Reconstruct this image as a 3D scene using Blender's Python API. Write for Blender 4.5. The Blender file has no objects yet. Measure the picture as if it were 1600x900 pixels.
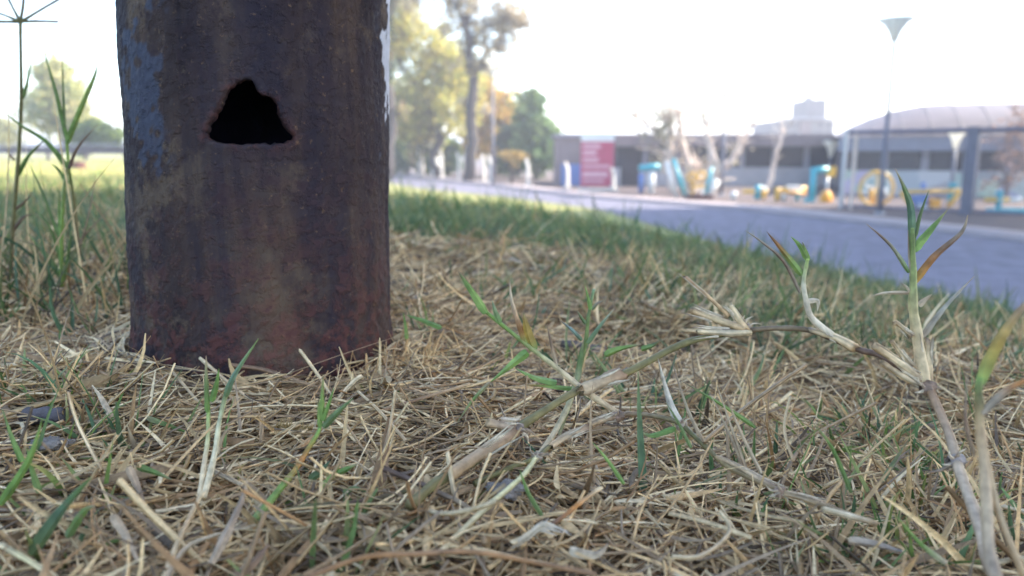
import bpy, bmesh, math, random
import numpy as np
from mathutils import Vector
rng = np.random.default_rng(7)
random.seed(7)
R = math.radians
scene = bpy.context.scene
col = scene.collection

# ------------------------------------------------------------------ camera
F = 1186.0; HOR = 238.0; H = 0.10            # focal length in photo pixels, horizon row, eye height
PITCH = math.atan((450 - HOR) / F); SP, CP = math.sin(PITCH), math.cos(PITCH)
cd = bpy.data.cameras.new("camera"); cam = bpy.data.objects.new("camera", cd); col.objects.link(cam)
cam.location = (0, 0, H); cam.rotation_euler = (math.pi / 2 - PITCH, 0, 0)
cd.sensor_width = 36; cd.lens = F / 1600 * 36
cd.clip_start = 0.01; cd.clip_end = 3000
cd.dof.use_dof = True; cd.dof.focus_distance = 0.28; cd.dof.aperture_fstop = 11.0
scene.camera = cam
# ------------------------------------------------------------------ sky, sun, exposure
SUN_AZ, SUN_EL = R(75), R(36)
w = bpy.data.worlds.new("World"); scene.world = w; w.use_nodes = True
nt = w.node_tree; bg = nt.nodes["Background"]
sky = nt.nodes.new("ShaderNodeTexSky"); sky.sky_type = 'NISHITA'; sky.sun_disc = False
sky.sun_elevation = SUN_EL; sky.sun_rotation = SUN_AZ; sky.dust_density = 1.2; sky.air_density = 1.0; sky.ozone_density = 1.0
nt.links.new(sky.outputs[0], bg.inputs[0]); bg.inputs[1].default_value = 0.15
ld = bpy.data.lights.new("sun", 'SUN'); ld.energy = 3.5; ld.angle = R(0.53); ld.color = (1, .93, .82)
sun = bpy.data.objects.new("sun", ld); col.objects.link(sun)
SDIR = Vector((math.cos(SUN_EL) * math.sin(SUN_AZ), math.cos(SUN_EL) * math.cos(SUN_AZ), math.sin(SUN_EL)))
sun.rotation_euler = SDIR.to_track_quat('Z', 'Y').to_euler()
scene.view_settings.view_transform = 'Standard'; scene.view_settings.look = 'None'
scene.view_settings.exposure = 2.3; scene.view_settings.gamma = 1
scene.cycles.use_denoising = True
scene.cycles.max_bounces = 6; scene.cycles.volume_bounces = 0
scene.cycles.sample_clamp_indirect = 6

# ------------------------------------------------------------------ geometry helpers
PARK = -1.9                                    # level of road and playground, below the bank
def ray(px, py):
    a, b = (px - 800) / F, (450 - py) / F
    return Vector((a, CP + SP * b, -SP + CP * b))
def P(px, py, d):                              # the point seen at a pixel, d metres in front
    v = ray(px, py); return Vector((0, 0, H)) + v * (d / v.y)
def GP(px, d, z=PARK):                         # a ground point at depth d in the direction of column px
    return Vector(((px - 800) / F / CP * d * 0.985, d, z))
def pxm(n, d): return n * d / F                # n photo pixels in metres at depth d
EY = np.array([-400, -10, 5, 10.5, 18, 27, 35, 43, 62, 90, 400.])
EX = np.array([12, 9.8, 8.6, 7.1, 5.9, 4.6, 1, -3.7, -11, -17, -60.])
FX = np.array([19, 16, 14.2, 12.8, 11.2, 7.8, 2.6, -.6, -8.2, -14, -56.])
def sst(a, b, x):
    t = np.clip((np.asarray(x, float) - a) / (b - a), 0, 1); return t * t * (3 - 2 * t)
def ground(x, y):
    x = np.asarray(x, float); y = np.asarray(y, float)
    e = np.clip((np.interp(y, EY, EX) - x) * 0.985, 0, None)
    z1 = -1.9 * (1 - sst(2.5, 9.2, e))
    side = sst(-.46, -.2, x / np.maximum(y, .3)) * (y > 0)
    z2 = -0.054 * np.clip(y - 1.0, 0, None) * side
    rl_ = np.hypot(x, y); z3 = -(.027 * np.clip(np.minimum(rl_, 11) - .7, 0, None) + .0035 * np.clip(rl_ - 11, 0, 40)) * (1 - side)
    z = np.maximum(PARK, z1 + z2 + z3)
    near = np.clip(1 - np.hypot(x, y) / 6, 0, 1)
    bump = .0035 * np.sin(x * 61 + 1.3 * np.sin(y * 47)) * np.cos(y * 53 + x * 23) + .006 * np.sin(x * 17 + 2) * np.sin(y * 14 + 1) 
    hole = -.012 * np.exp(-(((x - .095) / .075) ** 2 + ((y - .50) / .032) ** 2))
    return z + bump * near + hole
def gz(x, y): return float(ground(x, y))

def mesh_np(name, v, quads, mat, parent=None, colr=None, smooth=True):
    v = np.ascontiguousarray(v, np.float32).reshape(-1, 3); q = np.ascontiguousarray(quads, np.int32)
    me = bpy.data.meshes.new(name); k = q.shape[1]
    me.vertices.add(len(v)); me.vertices.foreach_set("co", v.ravel())
    me.loops.add(q.size); me.loops.foreach_set("vertex_index", q.ravel())
    me.polygons.add(len(q)); me.polygons.foreach_set("loop_start", np.arange(0, q.size, k, dtype=np.int32))
    me.polygons.foreach_set("loop_total", np.full(len(q), k, np.int32))
    me.update(calc_edges=True); me.validate()
    if smooth: me.polygons.foreach_set("use_smooth", np.ones(len(me.polygons), bool))
    if colr is not None:
        c = np.ones((len(v), 4), np.float32); c[:, :3] = colr
        me.color_attributes.new("Col", 'FLOAT_COLOR', 'POINT').data.foreach_set("color", c.ravel())
    me.materials.append(mat)
    o = bpy.data.objects.new(name, me); col.objects.link(o)
    if parent: o.parent = parent
    return o
class MB:
    def __init__(s): s.v = []; s.f = []; s.c = []
    def add(s, v, f, c=None):
        b = len(s.v); s.v += [tuple(x) for x in v]; s.f += [tuple(i + b for i in q) for q in f]
        s.c += [c or (1, 1, 1)] * len(v); return s
    def box(s, c, size, rz=0):
        cx, cy, cz = c; a, b, h = [t / 2 for t in size]; co, si = math.cos(rz), math.sin(rz)
        v = [(cx + x * co - y * si, cy + x * si + y * co, cz + z) for z in (-h, h) for x, y in ((-a, -b), (a, -b), (a, b), (-a, b))]
        return s.add(v, [(3, 2, 1, 0), (4, 5, 6, 7), (0, 1, 5, 4), (1, 2, 6, 5), (2, 3, 7, 6), (3, 0, 4, 7)])
    def tube(s, pts, rad, n=8, cap=True, cols=None, flat=1.0):
        pts = [Vector(p) for p in pts]; m = len(pts)
        if not hasattr(rad, '__len__'): rad = [rad] * m
        prev = None; rings = []
        for i, p in enumerate(pts):
            t = (pts[min(i + 1, m - 1)] - pts[max(i - 1, 0)]).normalized()
            if prev is None:
                a = Vector((0, 0, 1)) if abs(t.z) < .9 else Vector((1, 0, 0)); prev = t.cross(a).normalized()
            u = (prev - t * prev.dot(t)).normalized(); prev = u; b = t.cross(u)
            rings.append([p + (u * math.cos(2 * math.pi * k / n) + b * flat * math.sin(2 * math.pi * k / n)) * rad[i] for k in range(n)])
        base = len(s.v)
        for i, r in enumerate(rings):
            s.v += [tuple(q) for q in r]; s.c += [cols[i] if cols else (1, 1, 1)] * n
        for i in range(m - 1):
            for k in range(n):
                k2 = (k + 1) % n
                s.f.append((base + i * n + k, base + i * n + k2, base + (i + 1) * n + k2, base + (i + 1) * n + k))
        if cap:
            s.f.append(tuple(base + k for k in reversed(range(n)))); s.f.append(tuple(base + (m - 1) * n + k for k in range(n)))
        return s
    def lathe(s, c, prof, n=20):
        cx, cy, cz = c; base = len(s.v)
        for r, z in prof:
            s.v += [(cx + r * math.cos(2 * math.pi * k / n), cy + r * math.sin(2 * math.pi * k / n), cz + z) for k in range(n)]
            s.c += [(1, 1, 1)] * n
        for i in range(len(prof) - 1):
            for k in range(n):
                k2 = (k + 1) % n
                s.f.append((base + i * n + k, base + i * n + k2, base + (i + 1) * n + k2, base + (i + 1) * n + k))
        return s
    def torus(s, c, Rr, r, u, v, n=28, m=8):
        c = Vector(c); u = Vector(u); v = Vector(v); w_ = u.cross(v); base = len(s.v)
        for i in range(n):
            d = u * math.cos(2 * math.pi * i / n) + v * math.sin(2 * math.pi * i / n)
            for j in range(m):
                a = 2 * math.pi * j / m; s.v.append(tuple(c + d * (Rr + r * math.cos(a)) + w_ * r * math.sin(a))); s.c.append((1, 1, 1))
        for i in range(n):
            for j in range(m):
                s.f.append((base + i * m + j, base + ((i + 1) % n) * m + j, base + ((i + 1) % n) * m + (j + 1) % m, base + i * m + (j + 1) % m))
        return s
    def build(s, name, mat, parent=None, smooth=False, attr=False):
        me = bpy.data.meshes.new(name); off = parent.location if parent is not None and parent.get('_off') else Vector((0, 0, 0))
        me.from_pydata([tuple(Vector(v) - off) for v in s.v], [], s.f); me.update()
        if smooth: me.polygons.foreach_set("use_smooth", [True] * len(me.polygons))
        if attr:
            c = np.ones((len(s.v), 4), np.float32); c[:, :3] = np.array(s.c)
            me.color_attributes.new("Col", 'FLOAT_COLOR', 'POINT').data.foreach_set("color", c.ravel())
        me.materials.append(mat)
        o = bpy.data.objects.new(name, me); col.objects.link(o)
        if parent is not None: o.parent = parent
        return o
def thing(name, label, cat, loc, group=None):
    o = bpy.data.objects.new(name, None); col.objects.link(o); o.location = loc; o.empty_display_size = .05
    o['label'] = label; o['category'] = cat; o['_off'] = 1
    if group: o['group'] = group
    return o
def tag(o, label, cat, group=None):
    o['label'] = label; o['category'] = cat
    if group: o['group'] = group
    return o
def kind(o, k, label=None, cat=None):
    o['kind'] = k
    if label: o['label'] = label
    if cat: o['category'] = cat
    return o

# ------------------------------------------------------------------ materials
def newmat(name):
    m = bpy.data.materials.new(name); m.use_nodes = True; t = m.node_tree
    return m, t, t.nodes["Principled BSDF"], t.nodes["Material Output"]
def nd(t, typ, **kw):
    n = t.nodes.new(typ)
    for k, v in kw.items(): setattr(n, k, v)
    return n
def noise(t, scale, detail=4, rough=.6, vec=None):
    n = nd(t, "ShaderNodeTexNoise"); n.inputs["Scale"].default_value = scale; n.inputs["Detail"].default_value = detail
    n.inputs["Roughness"].default_value = rough
    if vec is not None: t.links.new(vec, n.inputs["Vector"])
    return n.outputs["Fac"]
def ramp(t, fac, stops):
    r = nd(t, "ShaderNodeValToRGB"); t.links.new(fac, r.inputs[0])
    e = r.color_ramp.elements
    while len(e) < len(stops): e.new(.5)
    for el, (p, c) in zip(e, stops):
        el.position = p; el.color = (*c, 1) if len(c) == 3 else c
    return r.outputs[0]
def mix(t, fac, a, b, mode='MIX'):
    m = nd(t, "ShaderNodeMix", data_type='RGBA', blend_type=mode)
    for s, val in ((0, fac), (6, a), (7, b)):
        if hasattr(val, 'is_output'): t.links.new(val, m.inputs[s])
        else: m.inputs[s].default_value = (*val, 1) if s and len(val) == 3 else val
    return m.outputs[2]
def bump(t, b, h, strength=.3, dist=.01):
    n = nd(t, "ShaderNodeBump"); n.inputs["Strength"].default_value = strength; n.inputs["Distance"].default_value = dist
    t.links.new(h, n.inputs["Height"]); t.links.new(n.outputs[0], b.inputs["Normal"])
def gmat(name, c, rough=.7, scale=3, var=.25, bstr=.15, bdist=.01, metal=0, spec=.5):
    m, t, b, o = newmat(name)
    co = nd(t, "ShaderNodeTexCoord").outputs["Object"]
    f = noise(t, scale, 5, .65, co)
    c2 = tuple(x * (1 - var) for x in c); c3 = tuple(min(1, x * (1 + var)) for x in c)
    t.links.new(ramp(t, f, [(.3, c2), (.7, c3)]), b.inputs["Base Color"])
    b.inputs["Roughness"].default_value = rough; b.inputs["Metallic"].default_value = metal
    b.inputs["Specular IOR Level"].default_value = spec
    bump(t, b, noise(t, scale * 6, 3, .6, co), bstr, bdist)
    return m
def plantmat(name, trans=.25, rough=.6, nscale=400, var=.3, spec=.3):
    m, t, b, o = newmat(name)
    a = nd(t, "ShaderNodeVertexColor", layer_name="Col").outputs[0]
    co = nd(t, "ShaderNodeTexCoord").outputs["Object"]
    f = noise(t, nscale, 3, .6, co)
    c = mix(t, 1.0, a, ramp(t, f, [(.25, (1 - var,) * 3), (.75, (1 + var,) * 3)]), 'MULTIPLY')
    t.links.new(c, b.inputs["Base Color"]); b.inputs["Roughness"].default_value = rough
    b.inputs["Specular IOR Level"].default_value = spec
    if trans:
        tr = nd(t, "ShaderNodeBsdfTranslucent"); t.links.new(c, tr.inputs[0])
        ms = nd(t, "ShaderNodeMixShader"); ms.inputs[0].default_value = trans
        t.links.new(b.outputs[0], ms.inputs[1]); t.links.new(tr.outputs[0], ms.inputs[2]); t.links.new(ms.outputs[0], o.inputs[0])
    return m
M = {}
M['straw'] = plantmat('straw', .15, .65, 500, .35)
M['grass'] = plantmat('grass_blade', .3, .5, 250, .3)
M['stem'] = plantmat('stem', .05, .55, 350, .3)
M['leaf'] = plantmat('leaf', .45, .6, 2, .25, .2)
M['bark'] = gmat('bark', (.055, .043, .04), .9, 6, .4, .6, .03)
M['palebark'] = gmat('pale_bark', (.66, .54, .46), .9, 6, .3, .5, .03)
M['lime'] = gmat('limewash', (.62, .58, .52), .9, 5, .2, .3, .02)
M['concrete'] = gmat('concrete', (.55, .52, .48), .9, 3, .18, .3, .02)
M['pave'] = gmat('pavement_concrete', (.27, .225, .225), .9, 1.2, .15, .2, .01)
M['asphalt'] = gmat('asphalt', (.150, .142, .175), .95, 2.2, .32, .4, .01, spec=.15)
M['dirt'] = gmat('packed_earth', (.20, .165, .14), .95, .6, .25, .4, .03)
M['teal'] = gmat('teal_paint', (.04, .33, .40), .4, 5, .12, .05)
M['yellow'] = gmat('yellow_paint', (.72, .42, .05), .4, 5, .12, .05)
M['orange'] = gmat('orange_plastic', (.80, .36, .02), .35, 5, .08, .05)
M['bluep'] = gmat('blue_paint', (.10, .18, .42), .4, 5, .12, .05)
M['whitep'] = gmat('white_paint', (.70, .69, .66), .5, 4, .1, .05)
M['galv'] = gmat('galvanised_steel', (.36, .37, .40), .45, 6, .15, .05, metal=.5)
M['postdark'] = gmat('dark_fence_paint', (.10, .10, .14), .5, 6, .2, .05)
M['lampglass'] = gmat('lamp_bowl_plastic', (.7, .67, .6), .4, 5, .08, .02)
_m = M['lampglass']; _t = _m.node_tree; _tr = _t.nodes.new("ShaderNodeBsdfTranslucent"); _tr.inputs[0].default_value = (.9, .88, .8, 1)
_ms = _t.nodes.new("ShaderNodeMixShader"); _ms.inputs[0].default_value = .6; _t.links.new(_t.nodes["Principled BSDF"].outputs[0], _ms.inputs[1]); _t.links.new(_tr.outputs[0], _ms.inputs[2]); _t.links.new(_ms.outputs[0], _t.nodes["Material Output"].inputs[0])
M['roof'] = gmat('metal_roof_pink', (.11, .083, .085), .6, 1.5, .15, .1)
M['fascia'] = gmat('fascia_blue_grey', (.20, .21, .27), .6, 2, .12, .1)
M['wallpale'] = gmat('wall_pale', (.42, .40, .41), .85, 1.2, .12, .1)
M['walldark'] = gmat('wall_dark', (.13, .11, .125), .85, 1.2, .25, .1)
M['wallbrown'] = gmat('wall_brown', (.22, .17, .17), .85, 1.2, .2, .1)
M['void'] = gmat('dark_glazing', (.025, .025, .04), .25, 2, .2, .02)
M['pier'] = gmat('pier_grey', (.26, .25, .29), .8, 2, .12, .1)
M['towerw'] = gmat('tower_wall', (.11, .10, .11), .85, .3, .12, .1)
M['brick'] = gmat('tower_brick', (.12, .07, .07), .85, .3, .15, .1)
M['signred'] = gmat('sign_red', (.44, .06, .12), .45, 3, .12, .02)
M['signpink'] = gmat('sign_pale_print', (.60, .33, .38), .5, 3, .1, .02)
M['darkwood'] = gmat('dark_wood', (.10, .085, .085), .9, 120, .4, .6, .002)
M['clod'] = gmat('clod_soil', (.24, .205, .175), .95, 160, .35, .8, .003)
M['flake'] = gmat('pale_chip', (.48, .42, .34), .8, 200, .3, .5, .001)
M['rail'] = gmat('rail_dark', (.075, .06, .07), .8, 2, .2, .2)
M['stump'] = gmat('stump_red', (.09, .035, .03), .9, 5, .3, .4)

# mural: flat painted wall print, soft colour patches
m, t, b, o = newmat('mural_paint')
co = nd(t, "ShaderNodeTexCoord").outputs["Object"]
vo = nd(t, "ShaderNodeTexVoronoi"); vo.inputs["Scale"].default_value = .8; t.links.new(co, vo.inputs["Vector"])
hs = nd(t, "ShaderNodeHueSaturation"); hs.inputs["Saturation"].default_value = .55; t.links.new(vo.outputs["Color"], hs.inputs["Color"])
t.links.new(mix(t, .72, hs.outputs[0], (.42, .41, .44)), b.inputs["Base Color"]); b.inputs["Roughness"].default_value = .8
M['mural'] = m

# ground: dark litter soil near, lawn green farther out (lightened to look sunlit), earth at the park level
m, t, b, o = newmat('ground_soil')
geo = nd(t, "ShaderNodeNewGeometry").outputs["Position"]
at = nd(t, "ShaderNodeVertexColor", layer_name="Col").outputs[0]
n1 = noise(t, 90, 6, .7, geo); n2 = noise(t, 6, 4, .6, geo)
cc = mix(t, 1.0, at, ramp(t, n1, [(.3, (.55, .55, .55)), (.7, (1.45, 1.4, 1.35))]), 'MULTIPLY')
cc = mix(t, 1.0, cc, ramp(t, n2, [(.3, (.8, .8, .8)), (.7, (1.2, 1.2, 1.2))]), 'MULTIPLY')
t.links.new(cc, b.inputs["Base Color"]); b.inputs["Roughness"].default_value = .95; b.inputs["Specular IOR Level"].default_value = .1
bump(t, b, n1, .8, .006)
M['soil'] = m

# rusty pole
m, t, b, o = newmat('rusty_painted_steel')
co = nd(t, "ShaderNodeTexCoord").outputs["Object"]
mp = nd(t, "ShaderNodeMapping"); mp.inputs["Scale"].default_value = (1, 1, .16); t.links.new(co, mp.inputs[0])
mp2 = nd(t, "ShaderNodeMapping"); mp2.inputs["Scale"].default_value = (1, 1, .12); t.links.new(co, mp2.inputs[0])
_bn = nd(t, 'ShaderNodeTexNoise'); _bn.inputs['Scale'].default_value = 34; _bn.inputs['Detail'].default_value = 6; _bn.inputs['Roughness'].default_value = .62; _bn.inputs['Distortion'].default_value = .5; t.links.new(mp2.outputs[0], _bn.inputs['Vector']); big = _bn.outputs['Fac']
streak = noise(t, 46, 5, .6, mp.outputs[0]); blot = noise(t, 42, 6, .65, co); fine = noise(t, 320, 4, .7, co); mid = noise(t, 120, 5, .7, co)
c = ramp(t, streak, [(.36, (.020, .014, .017)), (.5, (.044, .029, .026)), (.64, (.090, .057, .040))])
c = mix(t, ramp(t, blot, [(.52, (0, 0, 0)), (.60, (1, 1, 1))]), c, (.096, .066, .045))
c = mix(t, ramp(t, big, [(.42, (0, 0, 0)), (.60, (.85, .85, .85))]), c, (.024, .019, .027))
c = mix(t, ramp(t, mid, [(.58, (0, 0, 0)), (.66, (.7, .7, .7))]), c, (.026, .017, .022))
c = mix(t, ramp(t, fine, [(.62, (0, 0, 0)), (.72, (.8, .8, .8))]), c, (.15, .088, .05))
ca = nd(t, "ShaderNodeVertexColor", layer_name="Col"); sep = nd(t, "ShaderNodeSeparateColor"); t.links.new(ca.outputs[0], sep.inputs[0])
c = mix(t, sep.outputs[0], c, (.048, .051, .072))
c = mix(t, sep.outputs[1], c, (.45, .45, .49))
red = nd(t, "ShaderNodeMath", operation='MULTIPLY'); t.links.new(sep.outputs[2], red.inputs[0])
t.links.new(ramp(t, mid, [(.45, (0, 0, 0)), (.58, (1, 1, 1))]), red.inputs[1])
c = mix(t, red.outputs[0], c, (.13, .045, .035))
t.links.new(c, b.inputs["Base Color"])
t.links.new(ramp(t, fine, [(.3, (.9,) * 3), (.75, (.6,) * 3)]), b.inputs["Roughness"])
b.inputs["Specular IOR Level"].default_value = .14
hsum = nd(t, "ShaderNodeMath", operation='ADD'); t.links.new(fine, hsum.inputs[0]); t.links.new(ramp(t, mid, [(.46, (0, 0, 0)), (.56, (1, 1, 1))]), hsum.inputs[1])
bump(t, b, hsum.outputs[0], .8, .0006)
M['rust'] = m

# ------------------------------------------------------------------ the ground sheet, road, kerbs, far pavement
NR, NA = 250, 300
rr = np.concatenate([np.linspace(.0, .12, 4), np.geomspace(.13, 3, 130), np.geomspace(3.1, 900, NR - 134)])
aa = np.linspace(0, 2 * np.pi, NA, endpoint=False)
X = rr[:, None] * np.sin(aa); Y = rr[:, None] * np.cos(aa)
Zg = ground(X, Y)
flat = sst(40, 120, np.hypot(X, Y)); Zg = Zg * (1 - flat) + flat * np.where(Zg < -1, PARK, Zg)
V = np.stack([X, Y, Zg], -1).reshape(-1, 3)
i, j = np.meshgrid(np.arange(len(rr) - 1), np.arange(NA), indexing='ij'); j2 = (j + 1) % NA
Q = np.stack([i * NA + j, i * NA + j2, (i + 1) * NA + j2, (i + 1) * NA + j], -1).reshape(-1, 4)[:, ::-1]
rad = np.hypot(X, Y)
gsoil = np.array([.06, .046, .038]); glawn = np.array([.25, .25, .10]); gdirt = np.array([.13, .105, .10])  # lawn colour lightened to stand in for sunlight
wl = sst(.7, 2.0, rad)[..., None]; wd = ((X > np.interp(Y, EY, FX)) & (rad > 6))[..., None]
GC = gsoil * (1 - wl) + glawn * wl; GC = np.where(wd, gdirt, GC)
kind(mesh_np('ground', V, Q, M['soil'], None, GC.reshape(-1, 3)), 'structure')
ys = np.concatenate([np.linspace(-60, 8, 20), np.linspace(9, 70, 62), np.linspace(75, 300, 20)])
def strip(name, x0, x1, z, mat, thick=0):
    v = []
    for y, a, c_ in zip(ys, x0, x1): v += [(a, y, z), (c_, y, z)]
    q = [(2 * k, 2 * k + 1, 2 * k + 3, 2 * k + 2) for k in range(len(ys) - 1)]
    if thick:
        n = len(v); v += [(a, y_, z - thick) for (a, y_, _) in v]
        q += [(n + 2 * k, n + 2 * k + 2, 2 * k + 2, 2 * k)[::-1] for k in range(len(ys) - 1)] + [(2 * k + 1, 2 * k + 3, n + 2 * k + 3, n + 2 * k + 1)[::-1] for k in range(len(ys) - 1)]
    return kind(mesh_np(name, np.array(v), np.array(q), mat, smooth=False), 'structure')
ex = np.interp(ys, EY, EX); fx = np.interp(ys, EY, FX)
strip('road', ex - 1.5, fx, PARK + .012, M['asphalt'])
strip('kerb', fx + .003, fx + .18, PARK + .11, M['pave'], .13)
strip('pavement', fx + .185, fx + 1.5 + .5 * sst(15, 40, ys), PARK + .10, M['pave'], .12)

# ------------------------------------------------------------------ rusty pole
PX, PY, PR = -.129, .386, .0628
pole = thing('metal_pole', 'thick rusty steel pole with a triangular hole near its base', 'pole', (PX, PY, gz(PX, PY)))
LEAN = .036; NT, NZ = 460, 300
zz = np.concatenate([np.linspace(-.04, .27, NZ), np.geomspace(.28, 3.6, 14)])
th = np.linspace(0, 2 * np.pi, NT, endpoint=False)
T, Z = np.meshgrid(th, zz)
def fbm(a, b_, seed, octs):
    r_ = np.random.default_rng(seed); out = np.zeros_like(a)
    for k, (s, amp) in enumerate(octs):
        for _ in range(4):
            ang = r_.uniform(0, 6.28); out = out + amp * np.sin(s * (a * math.cos(ang) + b_ * math.sin(ang)) + r_.uniform(0, 6.28)) / 2
    return out
arc = T * PR
per = np.sin(T * 3 + 1) * .0006 + np.sin(T * 7 + .5) * .0003
px_, py_ = np.cos(T) * PR, np.sin(T) * PR
rough3 = lambda s, seed: sum(np.sin(s * (px_ * a + py_ * b_ + Z * c_) + d) for a, b_, c_, d in np.random.default_rng(seed).uniform(-1.6, 1.6, (6, 4)))
disp = per + .00004 * rough3(260, 1) + .00004 * rough3(620, 2) + .00005 * rough3(1500, 3) + .00016 * rough3(60, 4) + .0005 * np.clip(fbm(arc * 1.0, Z * .25, 31, [(140, .5), (320, .3)]), -.8, .8)
low = np.exp(-np.clip(Z, 0, None) / .035)
disp = disp + low * (.00014 * rough3(500, 5) + .00016 * rough3(1100, 6))
disp = disp + .0022 * np.exp(-((Z - .006) / .012) ** 2)
RR = PR * (1 - .10 * np.clip(Z, 0, .25)) + disp
VX, VY, VZ = np.cos(T) * RR, np.sin(T) * RR, Z.copy()
# the torn triangular opening, outlined on the shaft
hole_px = [(383, 121), (368, 128), (358, 136), (350, 148), (344, 158), (334, 178), (326, 192), (318, 208), (320, 216), (329, 221), (342, 225), (360, 227), (378, 228), (400, 226), (412, 226), (422, 229), (438, 226), (450, 227), (461, 220), (463, 212), (456, 204), (448, 196), (441, 178), (437, 165), (428, 153), (418, 149), (408, 147), (402, 138), (398, 129), (391, 123)]
hp = []
for (a, b_) in hole_px:
    v = ray(a, b_); dx, dy = v.x, v.y; A = dx * dx + dy * dy; B = -2 * (dx * PX + dy * PY); C_ = PX * PX + PY * PY - PR * PR
    s = (-B - math.sqrt(max(B * B - 4 * A * C_, 0))) / (2 * A); p = v * s
    for _ in range(2):
        cx_ = PX + LEAN * (H + p.z - pole.location.z); B = -2 * (dx * cx_ + dy * PY); C_ = cx_ * cx_ + PY * PY - PR * PR
        s = (-B - math.sqrt(max(B * B - 4 * A * C_, 0))) / (2 * A); p = v * s
    p = Vector((p.x + PX - cx_, p.y, p.z))
    hp.append(((math.atan2(p.y - PY, p.x - PX) % (2 * math.pi)) * PR, H + p.z - pole.location.z))
hp = np.array(hp); nh = len(hp)
mask = np.zeros(T.shape, bool); sub = (arc > hp[:, 0].min() - .01) & (arc < hp[:, 0].max() + .01) & (Z > hp[:, 1].min() - .01) & (Z < hp[:, 1].max() + .01)
ai, zi = arc[sub], Z[sub]; ins = np.zeros(ai.shape, bool)
for k in range(nh):
    (x1, y1), (x2, y2) = hp[k], hp[(k + 1) % nh]
    cnd = ((y1 > zi) != (y2 > zi)) & (ai < (x2 - x1) * (zi - y1) / ((y2 - y1) if abs(y2 - y1) > 1e-12 else 1e-12) + x1); ins ^= cnd
best = np.full(ai.shape, 9.); bx_, by_ = ai.copy(), zi.copy()
for k in range(nh):
    p1, p2 = hp[k], hp[(k + 1) % nh]; d = p2 - p1
    tt = np.clip(((ai - p1[0]) * d[0] + (zi - p1[1]) * d[1]) / (d @ d), 0, 1); qx, qy = p1[0] + tt * d[0], p1[1] + tt * d[1]
    dd = np.hypot(ai - qx, zi - qy); u_ = dd < best; best = np.where(u_, dd, best); bx_ = np.where(u_, qx, bx_); by_ = np.where(u_, qy, by_)
mask[sub] = ins
dead = mask.copy()
nb_ = dead | np.roll(dead, 1, 1) | np.roll(dead, -1, 1); nb_[1:] |= nb_[:-1].copy(); nb_[:-1] |= nb_[1:].copy()
snap = nb_ & ~dead & sub
SA = arc.copy(); SZ = Z.copy(); SA[sub] = np.where(snap[sub] & (best < .0019), bx_, ai); SZ[sub] = np.where(snap[sub] & (best < .0019), by_, zi)
VX = np.where(snap, np.cos(SA / PR) * RR, VX); VY = np.where(snap, np.sin(SA / PR) * RR, VY); VZ = np.where(snap, SZ, VZ)
i, j = np.meshgrid(np.arange(len(zz) - 1), np.arange(NT), indexing='ij'); j2 = (j + 1) % NT
Q = np.stack([i * NT + j, i * NT + j2, (i + 1) * NT + j2, (i + 1) * NT + j], -1).reshape(-1, 4)
df = dead.ravel(); Q = Q[~(df[Q].any(1))]
# colour masks: grey-blue old paint, white paint, red rust at the foot
az_c = math.atan2(-PY, -PX)                                    # side of the shaft that faces the camera
rel = (T - az_c + np.pi) % (2 * np.pi) - np.pi                 # + turns to the right in the picture
nz_ = fbm(arc, Z, 11, [(110, .45), (260, .4), (620, .32), (1300, .2)])
paint = sst(.0, .3, nz_ * .95 + np.exp(-(((rel + .86) / .24) ** 2)) * np.exp(-(((Z - .145) / .032) ** 2)) * 1.5 - .7)
paint = np.maximum(paint, .5 * sst(.0, .25, nz_ * .5 - .1 + sst(.85, 1.2, rel) * .3 - sst(.05, .0, Z) - .45))
white = sst(.0, .14, nz_ * .62 + sst(1.0, 1.3, rel) * sst(.110, .145, Z) * 1.25 - .72)
white = white * sst(.95, 1.1, rel) * sst(.10, .12, Z) * (rel < 2.2); paint = paint * np.maximum(sst(-.55, -.75, rel) * (rel > -2.0) * sst(.075, .11, Z), .8 * sst(.9, 1.1, rel) * sst(.06, .1, Z))
rim = np.zeros(T.shape); rim[sub] = np.exp(-(best / .0020) ** 2) * (~ins)
RR = RR + .0006 * rim; VX = VX * (1 + .009 * rim); VY = VY * (1 + .009 * rim)
PC = np.stack([paint, white, np.clip(low + .4 * rim, 0, 1)], -1).reshape(-1, 3)
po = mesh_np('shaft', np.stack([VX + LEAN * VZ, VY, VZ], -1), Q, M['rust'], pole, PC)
sm = po.modifiers.new('wall', 'SOLIDIFY'); sm.thickness = .0042; sm.offset = -1; po.data.materials.append(gmat('shade_dark_inside', (.02, .024, .06), .95, 60, .3, .2, .001)); sm.material_offset = 1  # inner wall coloured near black to paint in the shade inside the shaft
MB().lathe((LEAN * 3.6, 0, 3.6), [(PR + .004, -.01), (PR + .004, .012), (.02, .03), (0, .03)], 32).build('cap', M['rust'], pole, True)
lx = az_c + 1.42
MB().tube([(math.cos(lx) * (PR + .0015) + .0035, math.sin(lx) * (PR + .0015), .094), (math.cos(lx) * (PR + .002) + .0039, math.sin(lx) * (PR + .002), .107)], [.0022, .0026], 8).build('bolt_lug', M['rust'], pole)

# ------------------------------------------------------------------ background: building blocks
def frame_pt(O, u, v, a, b_, z): return (O.x + u.x * a + v.x * b_, O.y + u.y * a + v.y * b_, z)
def fbox(O, u, v, a0, a1, b0, b1, z0, z1, mb=None):
    mb = mb or MB()
    vs = [frame_pt(O, u, v, a, b_, z) for z in (z0, z1) for a, b_ in ((a0, b0), (a1, b0), (a1, b1), (a0, b1))]
    return mb.add(vs, [(3, 2, 1, 0), (4, 5, 6, 7), (0, 1, 5, 4), (1, 2, 6, 5), (2, 3, 7, 6), (3, 0, 4, 7)])

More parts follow.
